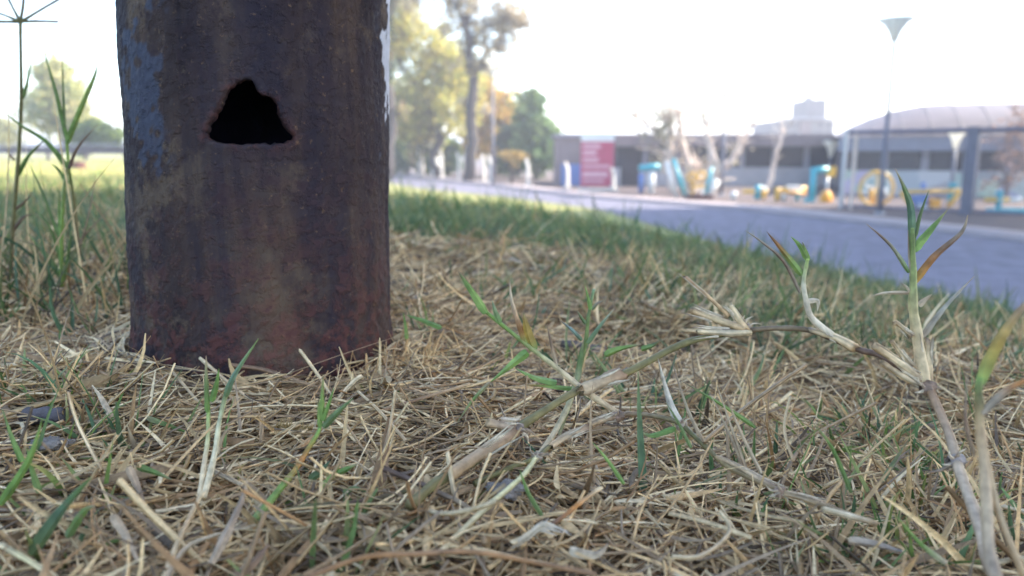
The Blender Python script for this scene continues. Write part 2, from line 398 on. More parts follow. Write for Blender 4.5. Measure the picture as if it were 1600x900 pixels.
# sports hall with rounded roof
O = GP(1312, 37); u = Vector((.93, -.36, 0)).normalized(); v = Vector((.36, .93, 0))
hall = thing('sports_hall', 'long low hall with pinkish rounded roof behind the playground', 'building', O)
L, D = 30, 12
fbox(O, u, v, 0, L, .25, D, PARK, PARK + 2.7).build('wall', M['walldark'], hall)
fbox(O, u, v, 0, L, 0, .245, PARK, PARK + 1.15).build('mural_wall', M['mural'], hall)
fbox(O, u, v, -.35, L, -.5, .24, PARK + 2.06, PARK + 2.72).build('fascia', M['fascia'], hall)
k = 0
while k * 1.7 < L - 1.7:
    a = .25 + k * 1.7
    fbox(O, u, v, a, a + 1.35, .16, .243, PARK + 1.16, PARK + 2.05).build('window', M['void'], hall)
    fbox(O, u, v, a + 1.36, a + 1.66, .05, .24, PARK + 1.155, PARK + 2.055).build('pier', M['pier'], hall)
    k += 1
rv, rf = [], []; NA_, NB_ = 36, 14
for ia in range(NA_ + 1):
    a = -.6 + (L + .6) * (ia / NA_) ** 1.5; hh = 1.75 * math.sin(min(1, (a + .6) / 5.2) * math.pi / 2) ** .8
    for ib in range(NB_ + 1):
        s = ib / NB_; rv.append(frame_pt(O, u, v, a, -.6 + (D + 1.2) * s, PARK + 2.725 + hh * math.sin(s * math.pi) ** .7))
for ia in range(NA_):
    for ib in range(NB_):
        q = ia * (NB_ + 1) + ib; rf.append((q, q + NB_ + 1, q + NB_ + 2, q + 1))
MB().add(rv, rf).build('roof', M['roof'], hall, True)
for ia in range(1, 24):
    a = ia * 1.2; hh = 1.75 * math.sin(min(1, (a + .6) / 5.2) * math.pi / 2) ** .8
    MB().tube([frame_pt(O, u, v, a, -.6 + (D + 1.2) * s, PARK + 2.73 + hh * math.sin(s * math.pi) ** .7) for s in np.linspace(0.01, .7, 12)], .025, 4).build('roof_seam', M['roof'], hall)

# long low building left of the hall
O = GP(955, 46); u = Vector((1, .02, 0)).normalized(); v = Vector((-.02, 1, 0))
lb = thing('low_building', 'long low grey building with dark openings behind the bare trees', 'building', O)
L = 17.6
fbox(O, u, v, 0, L, .3, 9, PARK, PARK + 2.6).build('wall', M['walldark'], lb)
fbox(O, u, v, 0, L, 0, .295, PARK, PARK + 1.1).build('lower_wall', M['wallpale'], lb)
fbox(O, u, v, -.3, L + .3, -.5, 9.2, PARK + 2.35, PARK + 3.05).build('roof_band', M['wallbrown'], lb)
for k in range(9):
    a = .3 + k * 1.95
    fbox(O, u, v, a, a + 1.5, .2, .298, PARK + 1.105, PARK + 2.345).build('window', M['void'], lb)
    fbox(O, u, v, a + 1.52, a + 1.8, .04, .29, PARK + 1.105, PARK + 2.345).build('pier', M['pier'], lb)
fbox(O, u, v, .5, 1.6, -.06, -.003, PARK, PARK + 1.75).build('door', M['void'], lb)

# small kiosk behind the sign
O = GP(868, 47)
kb = thing('small_building', 'small brownish flat roofed building behind the red sign', 'building', O)
u = Vector((1, 0, 0)); v = Vector((0, 1, 0))
fbox(O, u, v, 0, 3.2, 0, 3, PARK, PARK + 2.9).build('wall', M['wallbrown'], kb)
fbox(O, u, v, -.12, 3.32, -.15, 3.1, PARK + 2.905, PARK + 3.1).build('roof', M['pier'], kb)
fbox(O, u, v, .3, 1.5, -.05, -.003, PARK, PARK + 1.3).build('shutter', M['bluep'], kb)

# apartment block far off
TD = 115.0
O = GP(1213, TD, 0); O.z = PARK
tb = thing('apartment_block', 'pale distant apartment block with a rooftop tank room', 'building', O)
S = TD / F
fbox(O, u, v, 0, 80 * S, 0, 14, PARK, TD * (238 - 188) / F).build('wall', M['towerw'], tb)
fbox(O, u, v, 26 * S, 42 * S, -.6, -.01, PARK, TD * (238 - 190) / F).build('brick_panel', M['brick'], tb)
fbox(O, u, v, 46 * S, 74 * S, 2, 9, TD * 50.2 / F, TD * 82 / F).build('tank_room', M['towerw'], tb)
fbox(O, u, v, 50 * S, 55 * S, 3, 5, TD * 82.2 / F, TD * 88 / F).build('chimney', M['wallbrown'], tb)
fbox(O, u, v, -1.0, 82 * S, -1.0, -.02, TD * 50.4 / F, TD * 53 / F).build('cornice', M['pier'], tb)
for fl in range(3):
    for k in range(6):
        a = (3 + k * 13) * S
        if 22 < 3 + k * 13 < 44: continue
        fbox(O, u, v, a, a + 6 * S, -.12, -.005, (1.6 + fl * 2.6) * TD / 210., (3.0 + fl * 2.6) * TD / 210.).build('window', M['void'], tb)
O = GP(1270, 120); O.z = PARK
cb = thing('square_chimney', 'dark square chimney standing left of the small globe lamp', 'chimney', O)
S = 120 / F
fbox(O, u, v, 0, 11 * S, 0, 11 * S, PARK, 120 * 30 / F).build('stack', M['walldark'], cb)
fbox(O, u, v, -.1, 11 * S + .1, -.1, 11 * S + .1, 120 * 30 / F + .003, 120 * 33 / F).build('coping', M['walldark'], cb)

# red sign board
O = GP(906, 40); S = 40 / F
sg = thing('sign_board', 'tall red notice board with a white top band beside the road', 'sign', O)
fbox(O, u, v, 0, 51 * S, 0, .12, PARK + .25, PARK + 2.55).build('panel', M['signred'], sg)
fbox(O, u, v, 0, 51 * S, -.004, .124, PARK + 2.553, PARK + 2.98).build('top_band', M['whitep'], sg)
for z0, z1, a0, a1 in ((2.2, 2.42, 3, 30), (1.85, 2.1, 3, 24), (1.5, 1.72, 3, 27), (1.2, 1.36, 3, 44), (.72, 1.02, 3, 42), (.45, .6, 3, 36)):
    fbox(O, u, v, a0 * S, a1 * S, -.02, -.004, PARK + z0, PARK + z1).build('print_line', M['signpink'], sg)
for a in (4, 44): fbox(O, u, v, a * S, (a + 3) * S, .03, .10, PARK - .05, PARK + .247).build('leg', M['galv'], sg)
fbox(O, u, v, -.15, 51 * S + .1, -.2, .3, PARK - .02, PARK + .14).build('plinth', M['concrete'], sg)

# concrete posts with cranked tops, one by one
posts = [(683, 62, 43, 'beside the forked yellow tree'), (692, 59, 44, 'under the fork of the yellow tree'), (718, 57, 42, 'left of the tall dark trunk'), (757, 52, 42, 'right of the tall dark trunk'),
         (767, 50, 43, 'at the foot of the far street lamp'), (825, 46, 42, 'in front of the pointed green tree'), (886, 42, 42, 'left of the red sign'), (957, 40, 36, 'at the right edge of the red sign')]
for (a, d, hpx, where) in posts:
    O = GP(a, d); hgt = hpx * d / F; r_ = .10
    p_ = thing('concrete_post', 'white concrete post with cranked top ' + where, 'post', O, 'white concrete posts along the far verge')
    MB().tube([(O.x, O.y, PARK - .05), (O.x, O.y, PARK + hgt * .72), (O.x - .03, O.y, PARK + hgt * .8), (O.x - .14, O.y, PARK + hgt)], [r_ * 1.1, r_, r_ * .95, r_ * .8], 4).build('post_shaft', M['lime'], p_)
    MB().box((O.x, O.y, PARK + .04), (.5, .5, .14)).build('footing', M['concrete'], p_)

# street lamps
def lamp(a, d, ytop, wpx, label, lowl=False):
    O = GP(a, d); S = d / F; top = H + (HOR - ytop) * S; hb = wpx * S * (.62 if not lowl else 1.0)
    l = thing('street_lamp', label, 'street lamp', O, 'park lamps with flared bowls')
    MB().tube([(O.x, O.y, PARK), (O.x, O.y, PARK + .9), (O.x, O.y, top - hb)], [.085, .075, .062], 10).build('lamp_post', M['postdark'], l, True)
    MB().lathe((O.x, O.y, top - hb), [(.05, -.05), (wpx * S * .10, .0), (wpx * S * .19, hb * .4), (wpx * S * .32, hb * .72), (wpx * S * .5, hb * .93), (wpx * S * .5, hb * .95)], 20).build('bowl', M['lampglass'], l, True)
    MB().lathe((O.x, O.y, top - hb), [(wpx * S * .52, hb * .955), (wpx * S * .52, hb * .99), (wpx * S * .3, hb * 1.03), (0, hb * 1.06)], 20).build('lamp_cap', M['lampglass'], l, True)
    MB().lathe((O.x, O.y, PARK), [(.16, -.02), (.16, .05), (.1, .08)], 12).build('base_flange', M['galv'], l)
lamp(1373, 25, 41, 52, 'tallest park lamp rising above the fence and hall roof')
lamp(1125, 36, 121, 34, 'park lamp with flared bowl above the bare pale trees')
lamp(1481, 33, 206, 27, 'short park lamp in front of the hall windows', True)
lamp(1290, 40, 221, 24, 'short park lamp left of the fence corner', True)
lamp(771, 47, 100, 26, 'park lamp in front of the yellow trees')

# playground fence
fa, fb_ = GP(1312, 27.5), GP(1508, 24.6)
dirf = (fb_ - fa); plen = dirf.length; dirf.normalize()
fence = thing('playground_fence', 'tall dark framed mesh fence along the playground', 'fence', fa)
FH = 2.75
for k in range(4):
    q = fa + dirf * plen * k
    r_ = .06 if k != 1 else .17
    MB().box((q.x, q.y, PARK + FH / 2), (r_ * 2, r_ * 2, FH + .1), math.atan2(dirf.y, dirf.x)).build('fence_post', M['postdark'] if k else M['galv'], fence)
q = fa + dirf * .35
MB().tube([(q.x, q.y, PARK), (q.x, q.y, PARK + FH)], .07, 8).build('gate_post', M['palebark'], fence)
for k in range(3):
    a = fa + dirf * (plen * k + .1); b_ = fa + dirf * (plen * (k + 1) - .2)
    for z in (.12, FH - .06): MB().tube([(a.x, a.y, PARK + z), (b_.x, b_.y, PARK + z)], .09 if z > 1 else .06, 6).build('rail', M['postdark'], fence)
    mbm = MB(); n = int((b_ - a).length / .16)
    for s in range(1, n):
        q = a.lerp(b_, s / n); mbm.tube([(q.x, q.y, PARK + .13), (q.x, q.y, PARK + FH - .08)], .004, 3, False)
    for z in np.arange(.3, FH - .1, .16): mbm.tube([(a.x, a.y, PARK + z), (b_.x, b_.y, PARK + z)], .004, 3, False)
    wmo = mbm.build('wire_mesh', M['galv'], fence); wmo['kind'] = 'stuff'

# outdoor exercise machines behind the fence
def machine(name, label, a, d, items, cat='exercise machine'):
    O = GP(a, d); S = d / F
    o_ = thing(name, label, cat, O, 'painted exercise machines on the playground')
    def pt(x, y, dd=0): return Vector((O.x + (x - a) * S, d + dd, H + (HOR - y) * S))
    for it in items:
        nm, ma, kd = it[:3]; mb = MB()
        if kd == 'tube': mb.tube([pt(*q) for q in it[3]], it[4] * S, 8)
        elif kd == 'ring':
            x, y, rp, tp = it[3]; mb.torus(pt(x, y), rp * S, tp * S, (1, 0, 0), (0, 0, 1))
        elif kd == 'disc':
            x, y, rx, ry = it[3]; c_ = pt(x, y); vs = []; n = 20
            for dy in (-.08, .08): vs += [(c_.x + rx * S * math.cos(6.2832 * k / n), c_.y + dy, c_.z + ry * S * math.sin(6.2832 * k / n)) for k in range(n)]
            mb.add(vs, [tuple(range(n)), tuple(reversed(range(n, 2 * n)))] + [(k, k + n, (k + 1) % n + n, (k + 1) % n) for k in range(n)])
        elif kd == 'slab':
            x0, y0, x1, y1, dp = it[3]; p0, p1 = pt(x0, y1), pt(x1, y0); mb.box(((p0.x + p1.x) / 2, d, (p0.z + p1.z) / 2), (p1.x - p0.x, dp, p1.z - p0.z))
        ob = mb.build(nm, M[ma], o_, kd != 'slab')
    return o_
def gy(d): return HOR + 2.0 * F / d
machine('wheel_trainer', 'big yellow arm wheel on a post behind the fence', 1365, 29, [
    ('wheel_rim', 'yellow', 'ring', (1365, 294, 26, 2.6)), ('inner_wheel', 'whitep', 'ring', (1356, 284, 9, 1.8)), ('inner_wheel', 'whitep', 'ring', (1376, 288, 9, 1.8)),
    ('spoke', 'yellow', 'tube', [(1365, 270, -.03), (1365, 319, -.03)], 1.8), ('post', 'yellow', 'tube', [(1362, 290, .2), (1362, gy(29), .2)], 4), ('hub', 'whitep', 'disc', (1348, 300, 4, 4)),
    ('handle', 'whitep', 'tube', [(1372, 292, -.15), (1382, 306, -.15)], 2.5)])
machine('double_rower', 'long yellow beam machine with slanting legs behind the fence', 1447, 28, [
    ('beam', 'yellow', 'tube', [(1402, 299), (1497, 296)], 3), ('leg', 'yellow', 'tube', [(1404, 300), (1424, gy(28))], 3.5), ('leg', 'yellow', 'tube', [(1495, 298), (1478, gy(28))], 3.5),
    ('seat', 'orange', 'slab', (1449, 309, 1462, 330, .4)), ('post', 'bluep', 'tube', [(1440, 284, .1), (1440, gy(28), .1)], 4), ('post', 'teal', 'tube', [(1484, 290, .15), (1484, gy(28), .15)], 3.5),
    ('panel', 'bluep', 'slab', (1420, 303, 1446, 324, .1)), ('footplate', 'whitep', 'tube', [(1428, 318, -.2), (1446, 326, -.2)], 3), ('knob', 'teal', 'disc', (1483, 288, 6, 4))])
machine('bench_press', 'yellow topped teal post machine right of the thick fence post', 1557, 25.5, [
    ('beam', 'yellow', 'tube', [(1536, 311), (1586, 310)], 3.5), ('post', 'teal', 'tube', [(1557, 300), (1557, gy(25.5))], 4.5), ('cap', 'teal', 'disc', (1557, 300, 5, 4)), ('grip', 'whitep', 'tube', [(1572, 311, -.1), (1588, 309, -.1)], 3.6),
    ('base', 'teal', 'slab', (1545, 324, 1600, 331, .5))])
machine('teal_gate_machine', 'teal arch machine with an orange disc beside the fence corner', 1272, 31, [
    ('post', 'teal', 'tube', [(1266, 264), (1266, gy(31))], 5), ('crossbar', 'teal', 'tube', [(1262, 266), (1288, 264)], 5), ('disc', 'orange', 'disc', (1288, 308, 9, 12)), ('plate', 'yellow', 'slab', (1286, 260, 1300, 275, .1)),
    ('post', 'galv', 'tube', [(1289, 275, .1), (1289, gy(31), .1)], 2.5), ('footplate', 'teal', 'slab', (1255, 308, 1268, 316, .3))])
machine('twin_stepper', 'low yellow and white stepper in front of the low building', 1230, 32, [
    ('beam', 'yellow', 'tube', [(1208, 296), (1256, 293)], 3.4), ('post', 'yellow', 'tube', [(1212, 292), (1212, gy(32))], 4), ('post', 'whitep', 'tube', [(1222, 300), (1222, gy(32))], 4), ('seat', 'whitep', 'slab', (1227, 289, 1246, 302, .4)),
    ('post', 'teal', 'tube', [(1243, 300), (1243, gy(32))], 3.4), ('crossbar', 'orange', 'tube', [(1209, 297, -.3), (1252, 300, -.3)], 2)])
machine('pedal_bench', 'small yellow and teal pedal bench left of the stepper', 1180, 33, [
    ('beam', 'yellow', 'tube', [(1159, 298), (1196, 298)], 3.2), ('post', 'teal', 'tube', [(1181, 288), (1181, gy(33))], 5), ('post', 'yellow', 'tube', [(1191, 298), (1191, gy(33))], 3.4), ('post', 'whitep', 'tube', [(1144, 298), (1144, gy(33))], 5), ('seat', 'whitep', 'disc', (1189, 293, 6, 4))])
machine('climbing_frame', 'teal and white climbing bars tangled with pale tree trunks', 1060, 34, [
    ('bar', 'teal', 'tube', [(1048, 248), (1070, gy(34))], 3.2), ('bar', 'whitep', 'tube', [(1038, 252), (1056, gy(34))], 3.6), ('bar', 'teal', 'tube', [(1108, 260), (1100, gy(34))], 3),
    ('bar', 'whitep', 'tube', [(1118, 280), (1104, gy(34))], 5)])
machine('yellow_rider', 'tangled yellow rider machine between two pale trunks', 1085, 33, [
    ('seat', 'yellow', 'slab', (1078, 287, 1098, 291, .4)), ('post', 'yellow', 'tube', [(1083, 288), (1078, gy(33))], 1.8), ('post', 'whitep', 'tube', [(1094, 288), (1096, gy(33))], 1.8), ('handle', 'yellow', 'ring', (1078, 276, 6, 2)), ('handle', 'yellow', 'ring', (1093, 274, 6, 2)),
    ('base', 'stump', 'slab', (1070, 303, 1110, 309, .5))])
machine('small_table', 'pale blue stand between red sign and bare trees', 1008, 38, [
    ('post', 'bluep', 'tube', [(1000, 270), (1000, gy(38))], 4), ('post', 'whitep', 'tube', [(1016, 268), (1016, gy(38))], 5), ('crossbar', 'teal', 'tube', [(996, 262), (1028, 260)], 5)], 'stand')

# low dark rail wall on the left
O = P(-60, 226, 44); rl = thing('guard_rail', 'long dark rail on short posts across the far left lawn', 'rail', (O.x, 44, -.2))
z0 = gz(-28, 44)
def railpt(x): return Vector((-36 + (x + 60) / 420 * 22, 47 - (x + 60) / 420 * 9, 0))
for (za, zb, nm) in ((.08, .48, 'beam'), (.54, .62, 'top_rail')):
    a, b_ = railpt(-200), railpt(420)
    mb = MB(); mb.add([(a.x, a.y, za), (b_.x, b_.y, za - .1), (b_.x, b_.y + .12, za - .1), (a.x, a.y + .12, za), (a.x, a.y, zb), (b_.x, b_.y, zb - .1), (b_.x, b_.y + .12, zb - .1), (a.x, a.y + .12, zb)],
                  [(3, 2, 1, 0), (4, 5, 6, 7), (0, 1, 5, 4), (1, 2, 6, 5), (2, 3, 7, 6), (3, 0, 4, 7)]).build(nm, M['rail'] if nm == 'beam' else M['pier'], rl)
for k in range(12):
    q = railpt(-180 + k * 52); MB().box((q.x, q.y + .2, .05), (.15, .14, .8)).build('rail_post', M['rail'], rl)
q = P(122, 250, 20)
st = MB(); st.lathe((q.x, q.y, gz(q.x, q.y) - .03), [(.24, 0), (.2, .06), (.17, .16), (.15, .2), (.0, .22)], 11)
tag(st.build('tree_stump', M['stump'], None, True), 'small reddish stump on the sunlit lawn at left', 'stump')

# ------------------------------------------------------------------ trees
def leafmesh(name, clumps, n, size, pal, parent, spread, lift=0, seedv=0):
    r_ = np.random.default_rng(seedv); cl = np.array(clumps, float)
    idx = r_.integers(0, len(cl), n); off = r_.normal(0, 1, (n, 3)); off /= np.maximum(1, np.linalg.norm(off, axis=1, keepdims=True) / 1.9)
    c = cl[idx, :3] + off * (cl[idx, 3:4] * spread)
    a = r_.normal(0, 1, (n, 3)); a /= np.linalg.norm(a, axis=1, keepdims=True); b_ = np.cross(a, r_.normal(0, 1, (n, 3))); b_ /= np.linalg.norm(b_, axis=1, keepdims=True)
    s = size * r_.uniform(.6, 1.3, (n, 1))
    nrm = np.cross(a, b_) * s * .18
    v = np.stack([c - a * s, c - b_ * s * .55 + nrm, c + a * s, c + b_ * s * .55 + nrm], 1).reshape(-1, 3)
    pal = np.array(pal); cc_ = pal[(idx + r_.integers(0, 2, n)) % len(pal)] * r_.uniform(.7, 1.3, (n, 1))
    off_ = np.array(parent.location)
    return mesh_np(name, v - off_, np.arange(4 * n).reshape(-1, 4), M['leaf'], parent, np.repeat(cc_, 4, 0), False)
def tree(label, a, d, limbs, ells, n, size, pal, bark='bark', zbase=PARK, limewash=0, group=None, name='tree', twigs=40, spread=.3, seedv=1, clumps_per=26):
    O = GP(a, d, zbase); S = d / F; r_ = np.random.default_rng(seedv)
    tr = thing(name, label, 'tree', O, group)
    def pt(x, y, dd=0): return Vector((O.x + (x - a) * S, d + dd, H + (HOR - y) * S))
    mb = MB(); ends = []
    for pts, r0, r1 in limbs:
        pp = [pt(*q) for q in pts]
        fine_ = []
        for k in range(len(pp) - 1):
            for s in range(4):
                q = pp[k].lerp(pp[k + 1], s / 4); fine_.append(q + Vector(r_.normal(0, r1 * S * .35, 3)))
        fine_.append(pp[-1]); m_ = len(fine_)
        if pts[0][1] > HOR + 15: fine_[0].z = zbase - .1
        mb.tube(fine_, [(r0 + (r1 - r0) * (k / (m_ - 1)) ** .8) * S for k in range(m_)], 8)
        for tw in range(twigs):
            k = int(r_.uniform(.35, 1) * (m_ - 1)); st_ = fine_[k]; di = Vector(r_.normal(0, 1, 3)); di.z = abs(di.z) * .8 + .1; di.normalize()
            ln = r_.uniform(10, 34) * S; e1 = st_ + di * ln * .5 + Vector(r_.normal(0, .06, 3)) * ln; e2 = e1 + (di + Vector(r_.normal(0, .35, 3))) * ln * .5
            mb.tube([st_, e1, e2], [r1 * .5 * S, r1 * .3 * S, r1 * .12 * S], 4, False); ends.append(e2)
    mb.build('trunk', M[bark], tr, True)
    if limewash:
        x0, y0 = limbs[0][0][0][:2]; p0 = pt(x0, y0); p1 = pt(*limbs[0][0][1]); f_ = limewash / max((p1 - Vector((p0.x, p0.y, zbase))).length, .1)
        b0 = Vector((p0.x, p0.y, zbase)); MB().tube([b0 - Vector((0, 0, .05)), b0.lerp(p1, min(f_, 1) * .5), b0.lerp(p1, min(f_, 1))], [limbs[0][1] * S * 1.12, limbs[0][1] * S * 1.08, limbs[0][1] * S * 1.05], 10).build('limewash_band', M['lime'], tr, True)
    cl = []
    for (x, y, rx, ry) in ells:
        for _ in range(clumps_per):
            dv = r_.normal(0, 1, 3); dv /= np.linalg.norm(dv); q = r_.uniform(.35, 1) ** .6
            c_ = pt(x + dv[0] * rx * q, y + dv[1] * ry * q, dv[2] * rx * S * q); cl.append((c_.x, c_.y, c_.z, min(rx, ry) * S))
    for e in ends[::4]: cl.append((e.x, e.y, e.z, 26 * S))
    if n: leafmesh('crown', cl, n, size, pal, tr, spread, 0, seedv)
    return tr
YEL = [(.54, .48, .10), (.48, .47, .13), (.56, .46, .11), (.38, .42, .12), (.44, .38, .14)]
OLV = [(.20, .22, .07), (.26, .25, .09), (.30, .22, .12), (.16, .18, .07)]
TAN = [(.42, .35, .26), (.44, .36, .22), (.36, .32, .25), (.48, .40, .22)]
GRN = [(.06, .13, .035), (.09, .16, .045), (.05, .10, .03), (.12, .18, .05)]
DGR = [(.04, .075, .035), (.055, .09, .04), (.03, .06, .03)]
G1 = 'autumn trees beyond the road'
tree('forked yellow leaved tree right beside the pole', 684, 60, [([(684, 276), (683, 200), (681, 172)], 8, 6.5), ([(681, 176), (662, 142), (634, 112), (622, 82), (628, 60)], 5.5, 2.5), ([(664, 143), (672, 108), (694, 84), (700, 55)], 4, 2), ([(683, 180), (700, 158), (720, 145)], 3.5, 1.5)],
     [(650, 70, 42, 40), (690, 95, 45, 50), (660, 140, 40, 35), (705, 175, 50, 32), (640, 190, 35, 28), (625, 40, 34, 40), (722, 120, 40, 45)], 11000, .2, YEL, limewash=1.6, group=G1, name='yellow_tree', seedv=3, spread=.27)
tree('tall dark trunked tree with thin pinkish tan crown', 737, 52, [([(733, 283), (739, 200), (741, 120), (735, 70), (733, 38)], 9.5, 5), ([(734, 60), (720, 30), (700, 5), (680, -40)], 5, 2), ([(736, 80), (757, 55), (790, 48), (812, 52)], 4.5, 1.5), ([(741, 118), (762, 112)], 3, 2), ([(790, 48), (782, 80), (780, 92)], 2.5, 1.2), ([(733, 40), (745, -10), (760, -70), (770, -120)], 4.5, 2), ([(745, -10), (790, -50), (820, -100)], 3, 1.5)],
     [(700, 20, 70, 45), (770, 10, 60, 50), (740, -80, 110, 80), (790, -60, 70, 70), (800, 45, 28, 28)], 7000, .16, TAN, limewash=0, group=G1, name='tall_tree', seedv=5, twigs=60, spread=.2)
tree('amber leaved tree behind the tall dark trunk', 770, 66, [([(770, 273), (772, 220), (765, 190)], 5, 4), ([(765, 190), (785, 165)], 3, 1.5), ([(766, 192), (748, 150)], 3, 1.5)],
     [(765, 175, 38, 34), (795, 195, 28, 18), (755, 215, 40, 25), (735, 140, 30, 40)], 6500, .24, [(.56, .38, .06), (.50, .30, .08), (.46, .36, .09)], group=G1, name='amber_tree', seedv=6)
tree('thin young tree with limewashed trunk left of forked tree', 660, 62, [([(660, 275), (659, 230), (656, 205)], 5, 4), ([(656, 205), (640, 180)], 3, 1.5), ([(657, 208), (672, 185)], 2.5, 1.5)],
     [(655, 195, 40, 25), (630, 160, 30, 40)], 5000, .22, YEL + OLV, limewash=2.2, group=G1, name='young_tree', seedv=7)
tree('dark olive tree at the right edge of the pole', 612, 56, [([(610, 280), (612, 180), (606, 60), (600, -40)], 11, 7)],
     [(575, 10, 50, 60), (635, -20, 45, 35), (600, 110, 16, 60), (560, -60, 90, 70)], 6000, .24, OLV + DGR, group=G1, name='olive_tree', seedv=8)
tree('pointed green tree left of the red sign', 836, 58, [([(838, 278), (835, 220), (831, 160)], 5, 2)],
     [(831, 162, 13, 16), (838, 195, 24, 22), (838, 225, 32, 26), (848, 248, 30, 18)], 6000, .22, [(.11, .19, .07), (.15, .22, .08), (.19, .26, .09)], group=G1, name='pointed_tree', seedv=9, spread=.35)
tree('dark rounded shrub between amber and pointed trees', 800, 62, [([(800, 275), (801, 235)], 4, 2)], [(800, 218, 24, 20), (805, 250, 26, 14)], 4500, .22, DGR, group=G1, name='round_shrub', seedv=10)
for k, (a, y, rx, ry, lb_) in enumerate([(640, 238, 22, 22, 'leafy green bush at the pole\'s right edge'), (668, 250, 14, 20, 'bright green bush behind the young limewashed tree'), (703, 245, 18, 24, 'yellow green bush left of the tall trunk'), (778, 255, 14, 16, 'low green bush behind the far street lamp')]):
    tree(lb_, a, 68, [([(a, 272), (a, 255)], 3, 2)], [(a, y, rx, ry)], 2600, .2, GRN + [(.3, .34, .06)], group='bushes below the autumn trees', name='bush', seedv=20 + k, twigs=10)
tree('orange leaved low hedge bush by the cranked posts', 800, 50, [([(800, 285), (800, 262)], 2.5, 1.5)], [(800, 243, 28, 5)], 700, .16, [(.45, .31, .09), (.4, .28, .1)], name='orange_bush', seedv=31, twigs=6, group='bushes below the autumn trees')
PB = [(.30, .26, .2), (.26, .25, .17)]
tree('bare pale tree with fans of twigs right of sign', 1043, 40, [([(1050, 300), (1043, 262), (1040, 230)], 7, 5), ([(1040, 232), (1020, 208), (992, 186), (984, 178)], 4, 2), ([(1040, 232), (1042, 195), (1036, 165)], 4.5, 2), ([(1042, 200), (1030, 185)], 2, 1), ([(1078, 262), (1062, 230), (1055, 190), (1050, 170)], 6, 2.5), ([(1078, 300), (1088, 275), (1078, 260)], 7, 6)],
     [(1038, 205, 20, 30), (1020, 215, 30, 16)], 650, .13, PB, 'palebark', name='bare_tree', seedv=12, twigs=34, group='bare trees on the playground')
tree('bare Y shaped pale tree under the middle lamp', 1113, 38, [([(1102, 302), (1112, 280), (1117, 262)], 8, 7), ([(1117, 264), (1106, 235), (1098, 205), (1094, 185)], 6.5, 3), ([(1117, 264), (1138, 252), (1148, 232), (1156, 212), (1170, 190)], 6.5, 3), ([(1098, 205), (1112, 170), (1122, 150)], 2, .8)],
     [(1110, 170, 30, 24)], 260, .12, PB, 'palebark', name='bare_tree', seedv=13, twigs=22, group='bare trees on the playground')
tree('slender pale leaning trunk in front of the low building', 1203, 39, [([(1198, 300), (1204, 255), (1211, 222), (1216, 205)], 4, 2.2)], [], 0, .1, PB, 'palebark', name='bare_tree', seedv=14, twigs=14, group='bare trees on the playground')
tree('bare dark forked tree at the right end of the hall', 1566, 31, [([(1566, 314), (1566, 290), (1568, 272)], 3.5, 3), ([(1567, 285), (1560, 262), (1566, 228), (1574, 200)], 3, 1.4), ([(1567, 284), (1584, 262), (1592, 230), (1596, 190)], 2.6, 1.2)],
     [(1575, 205, 22, 34)], 500, .1, [(.3, .2, .16)], 'wallbrown', name='bare_tree', seedv=15, twigs=40, group='bare trees on the playground')
GL = 'trees beyond the left lawn'
tree('pale yellow green tree behind the tall weeds', 112, 60, [([(112, 240), (112, 200), (108, 150), (106, 110)], 4, 2), ([(112, 190), (130, 150)], 2.5, 1.2)], [(104, 130, 24, 32), (120, 165, 34, 35), (85, 180, 38, 32), (140, 195, 30, 25)], 5200, .24, [(.46, .43, .16), (.38, .39, .15), (.5, .44, .2), (.3, .34, .14)], zbase=-.4, group=GL, name='park_tree', seedv=16)
tree('round green shrub beside the pole\'s left edge', 152, 54, [([(152, 241), (152, 222)], 3, 2)], [(155, 210, 30, 16), (178, 212, 20, 14)], 3800, .2, [(.16, .22, .05), (.22, .27, .07), (.12, .17, .05)], zbase=-.4, group=GL, name='round_shrub', seedv=17, twigs=8)
tree('small faded tree at the far left edge', 15, 70, [([(20, 240), (20, 205)], 2.5, 1.5)], [(10, 205, 22, 18), (-25, 190, 26, 28)], 2600, .26, [(.36, .34, .14), (.3, .3, .16)], zbase=-.4, group=GL, name='park_tree', seedv=18)
# unseen trees added towards the sun: this crown shades the foreground, its copies the road
C0 = Vector((0, -.3, .1)) + SDIR * 9.4
O = Vector((C0.x, C0.y, gz(C0.x, C0.y)))
sh = thing('added_shade_tree', 'dense round crowned tree added out of view to shade the foreground', 'tree', O)
mb = MB(); r_ = np.random.default_rng(77)
mb.tube([O - Vector((0, 0, .2)), O + Vector((.05, 0, 1.2)), O + Vector((-.1, .1, 2.6)), C0], [.3, .22, .2, .1], 12)
cl = []
for k in range(34):
    dv = r_.normal(0, 1, 3); dv /= np.linalg.norm(dv); dv[2] = dv[2] * .8; q = C0 + Vector(dv * [3.7, 3.7, 3.4]) * r_.uniform(.45, .9)
    mb.tube([O + Vector((0, 0, 2.0 + 1.2 * r_.random())), C0.lerp(q, .45) - Vector((0, 0, .3)), q], [.09, .05, .02], 6, False); cl.append((q.x, q.y, q.z, 3.2))
for k in range(60):
    dv = r_.normal(0, 1, 3); dv /= np.linalg.norm(dv); q = C0 + Vector(dv * [3.4, 3.4, 3.2]) * r_.uniform(0, 1) ** .4; cl.append((q.x, q.y, q.z, 3.0))
mb.build('trunk', M['bark'], sh, True)
shc = leafmesh('crown', cl, 42000, .15, GRN, sh, .26, 0, 78)
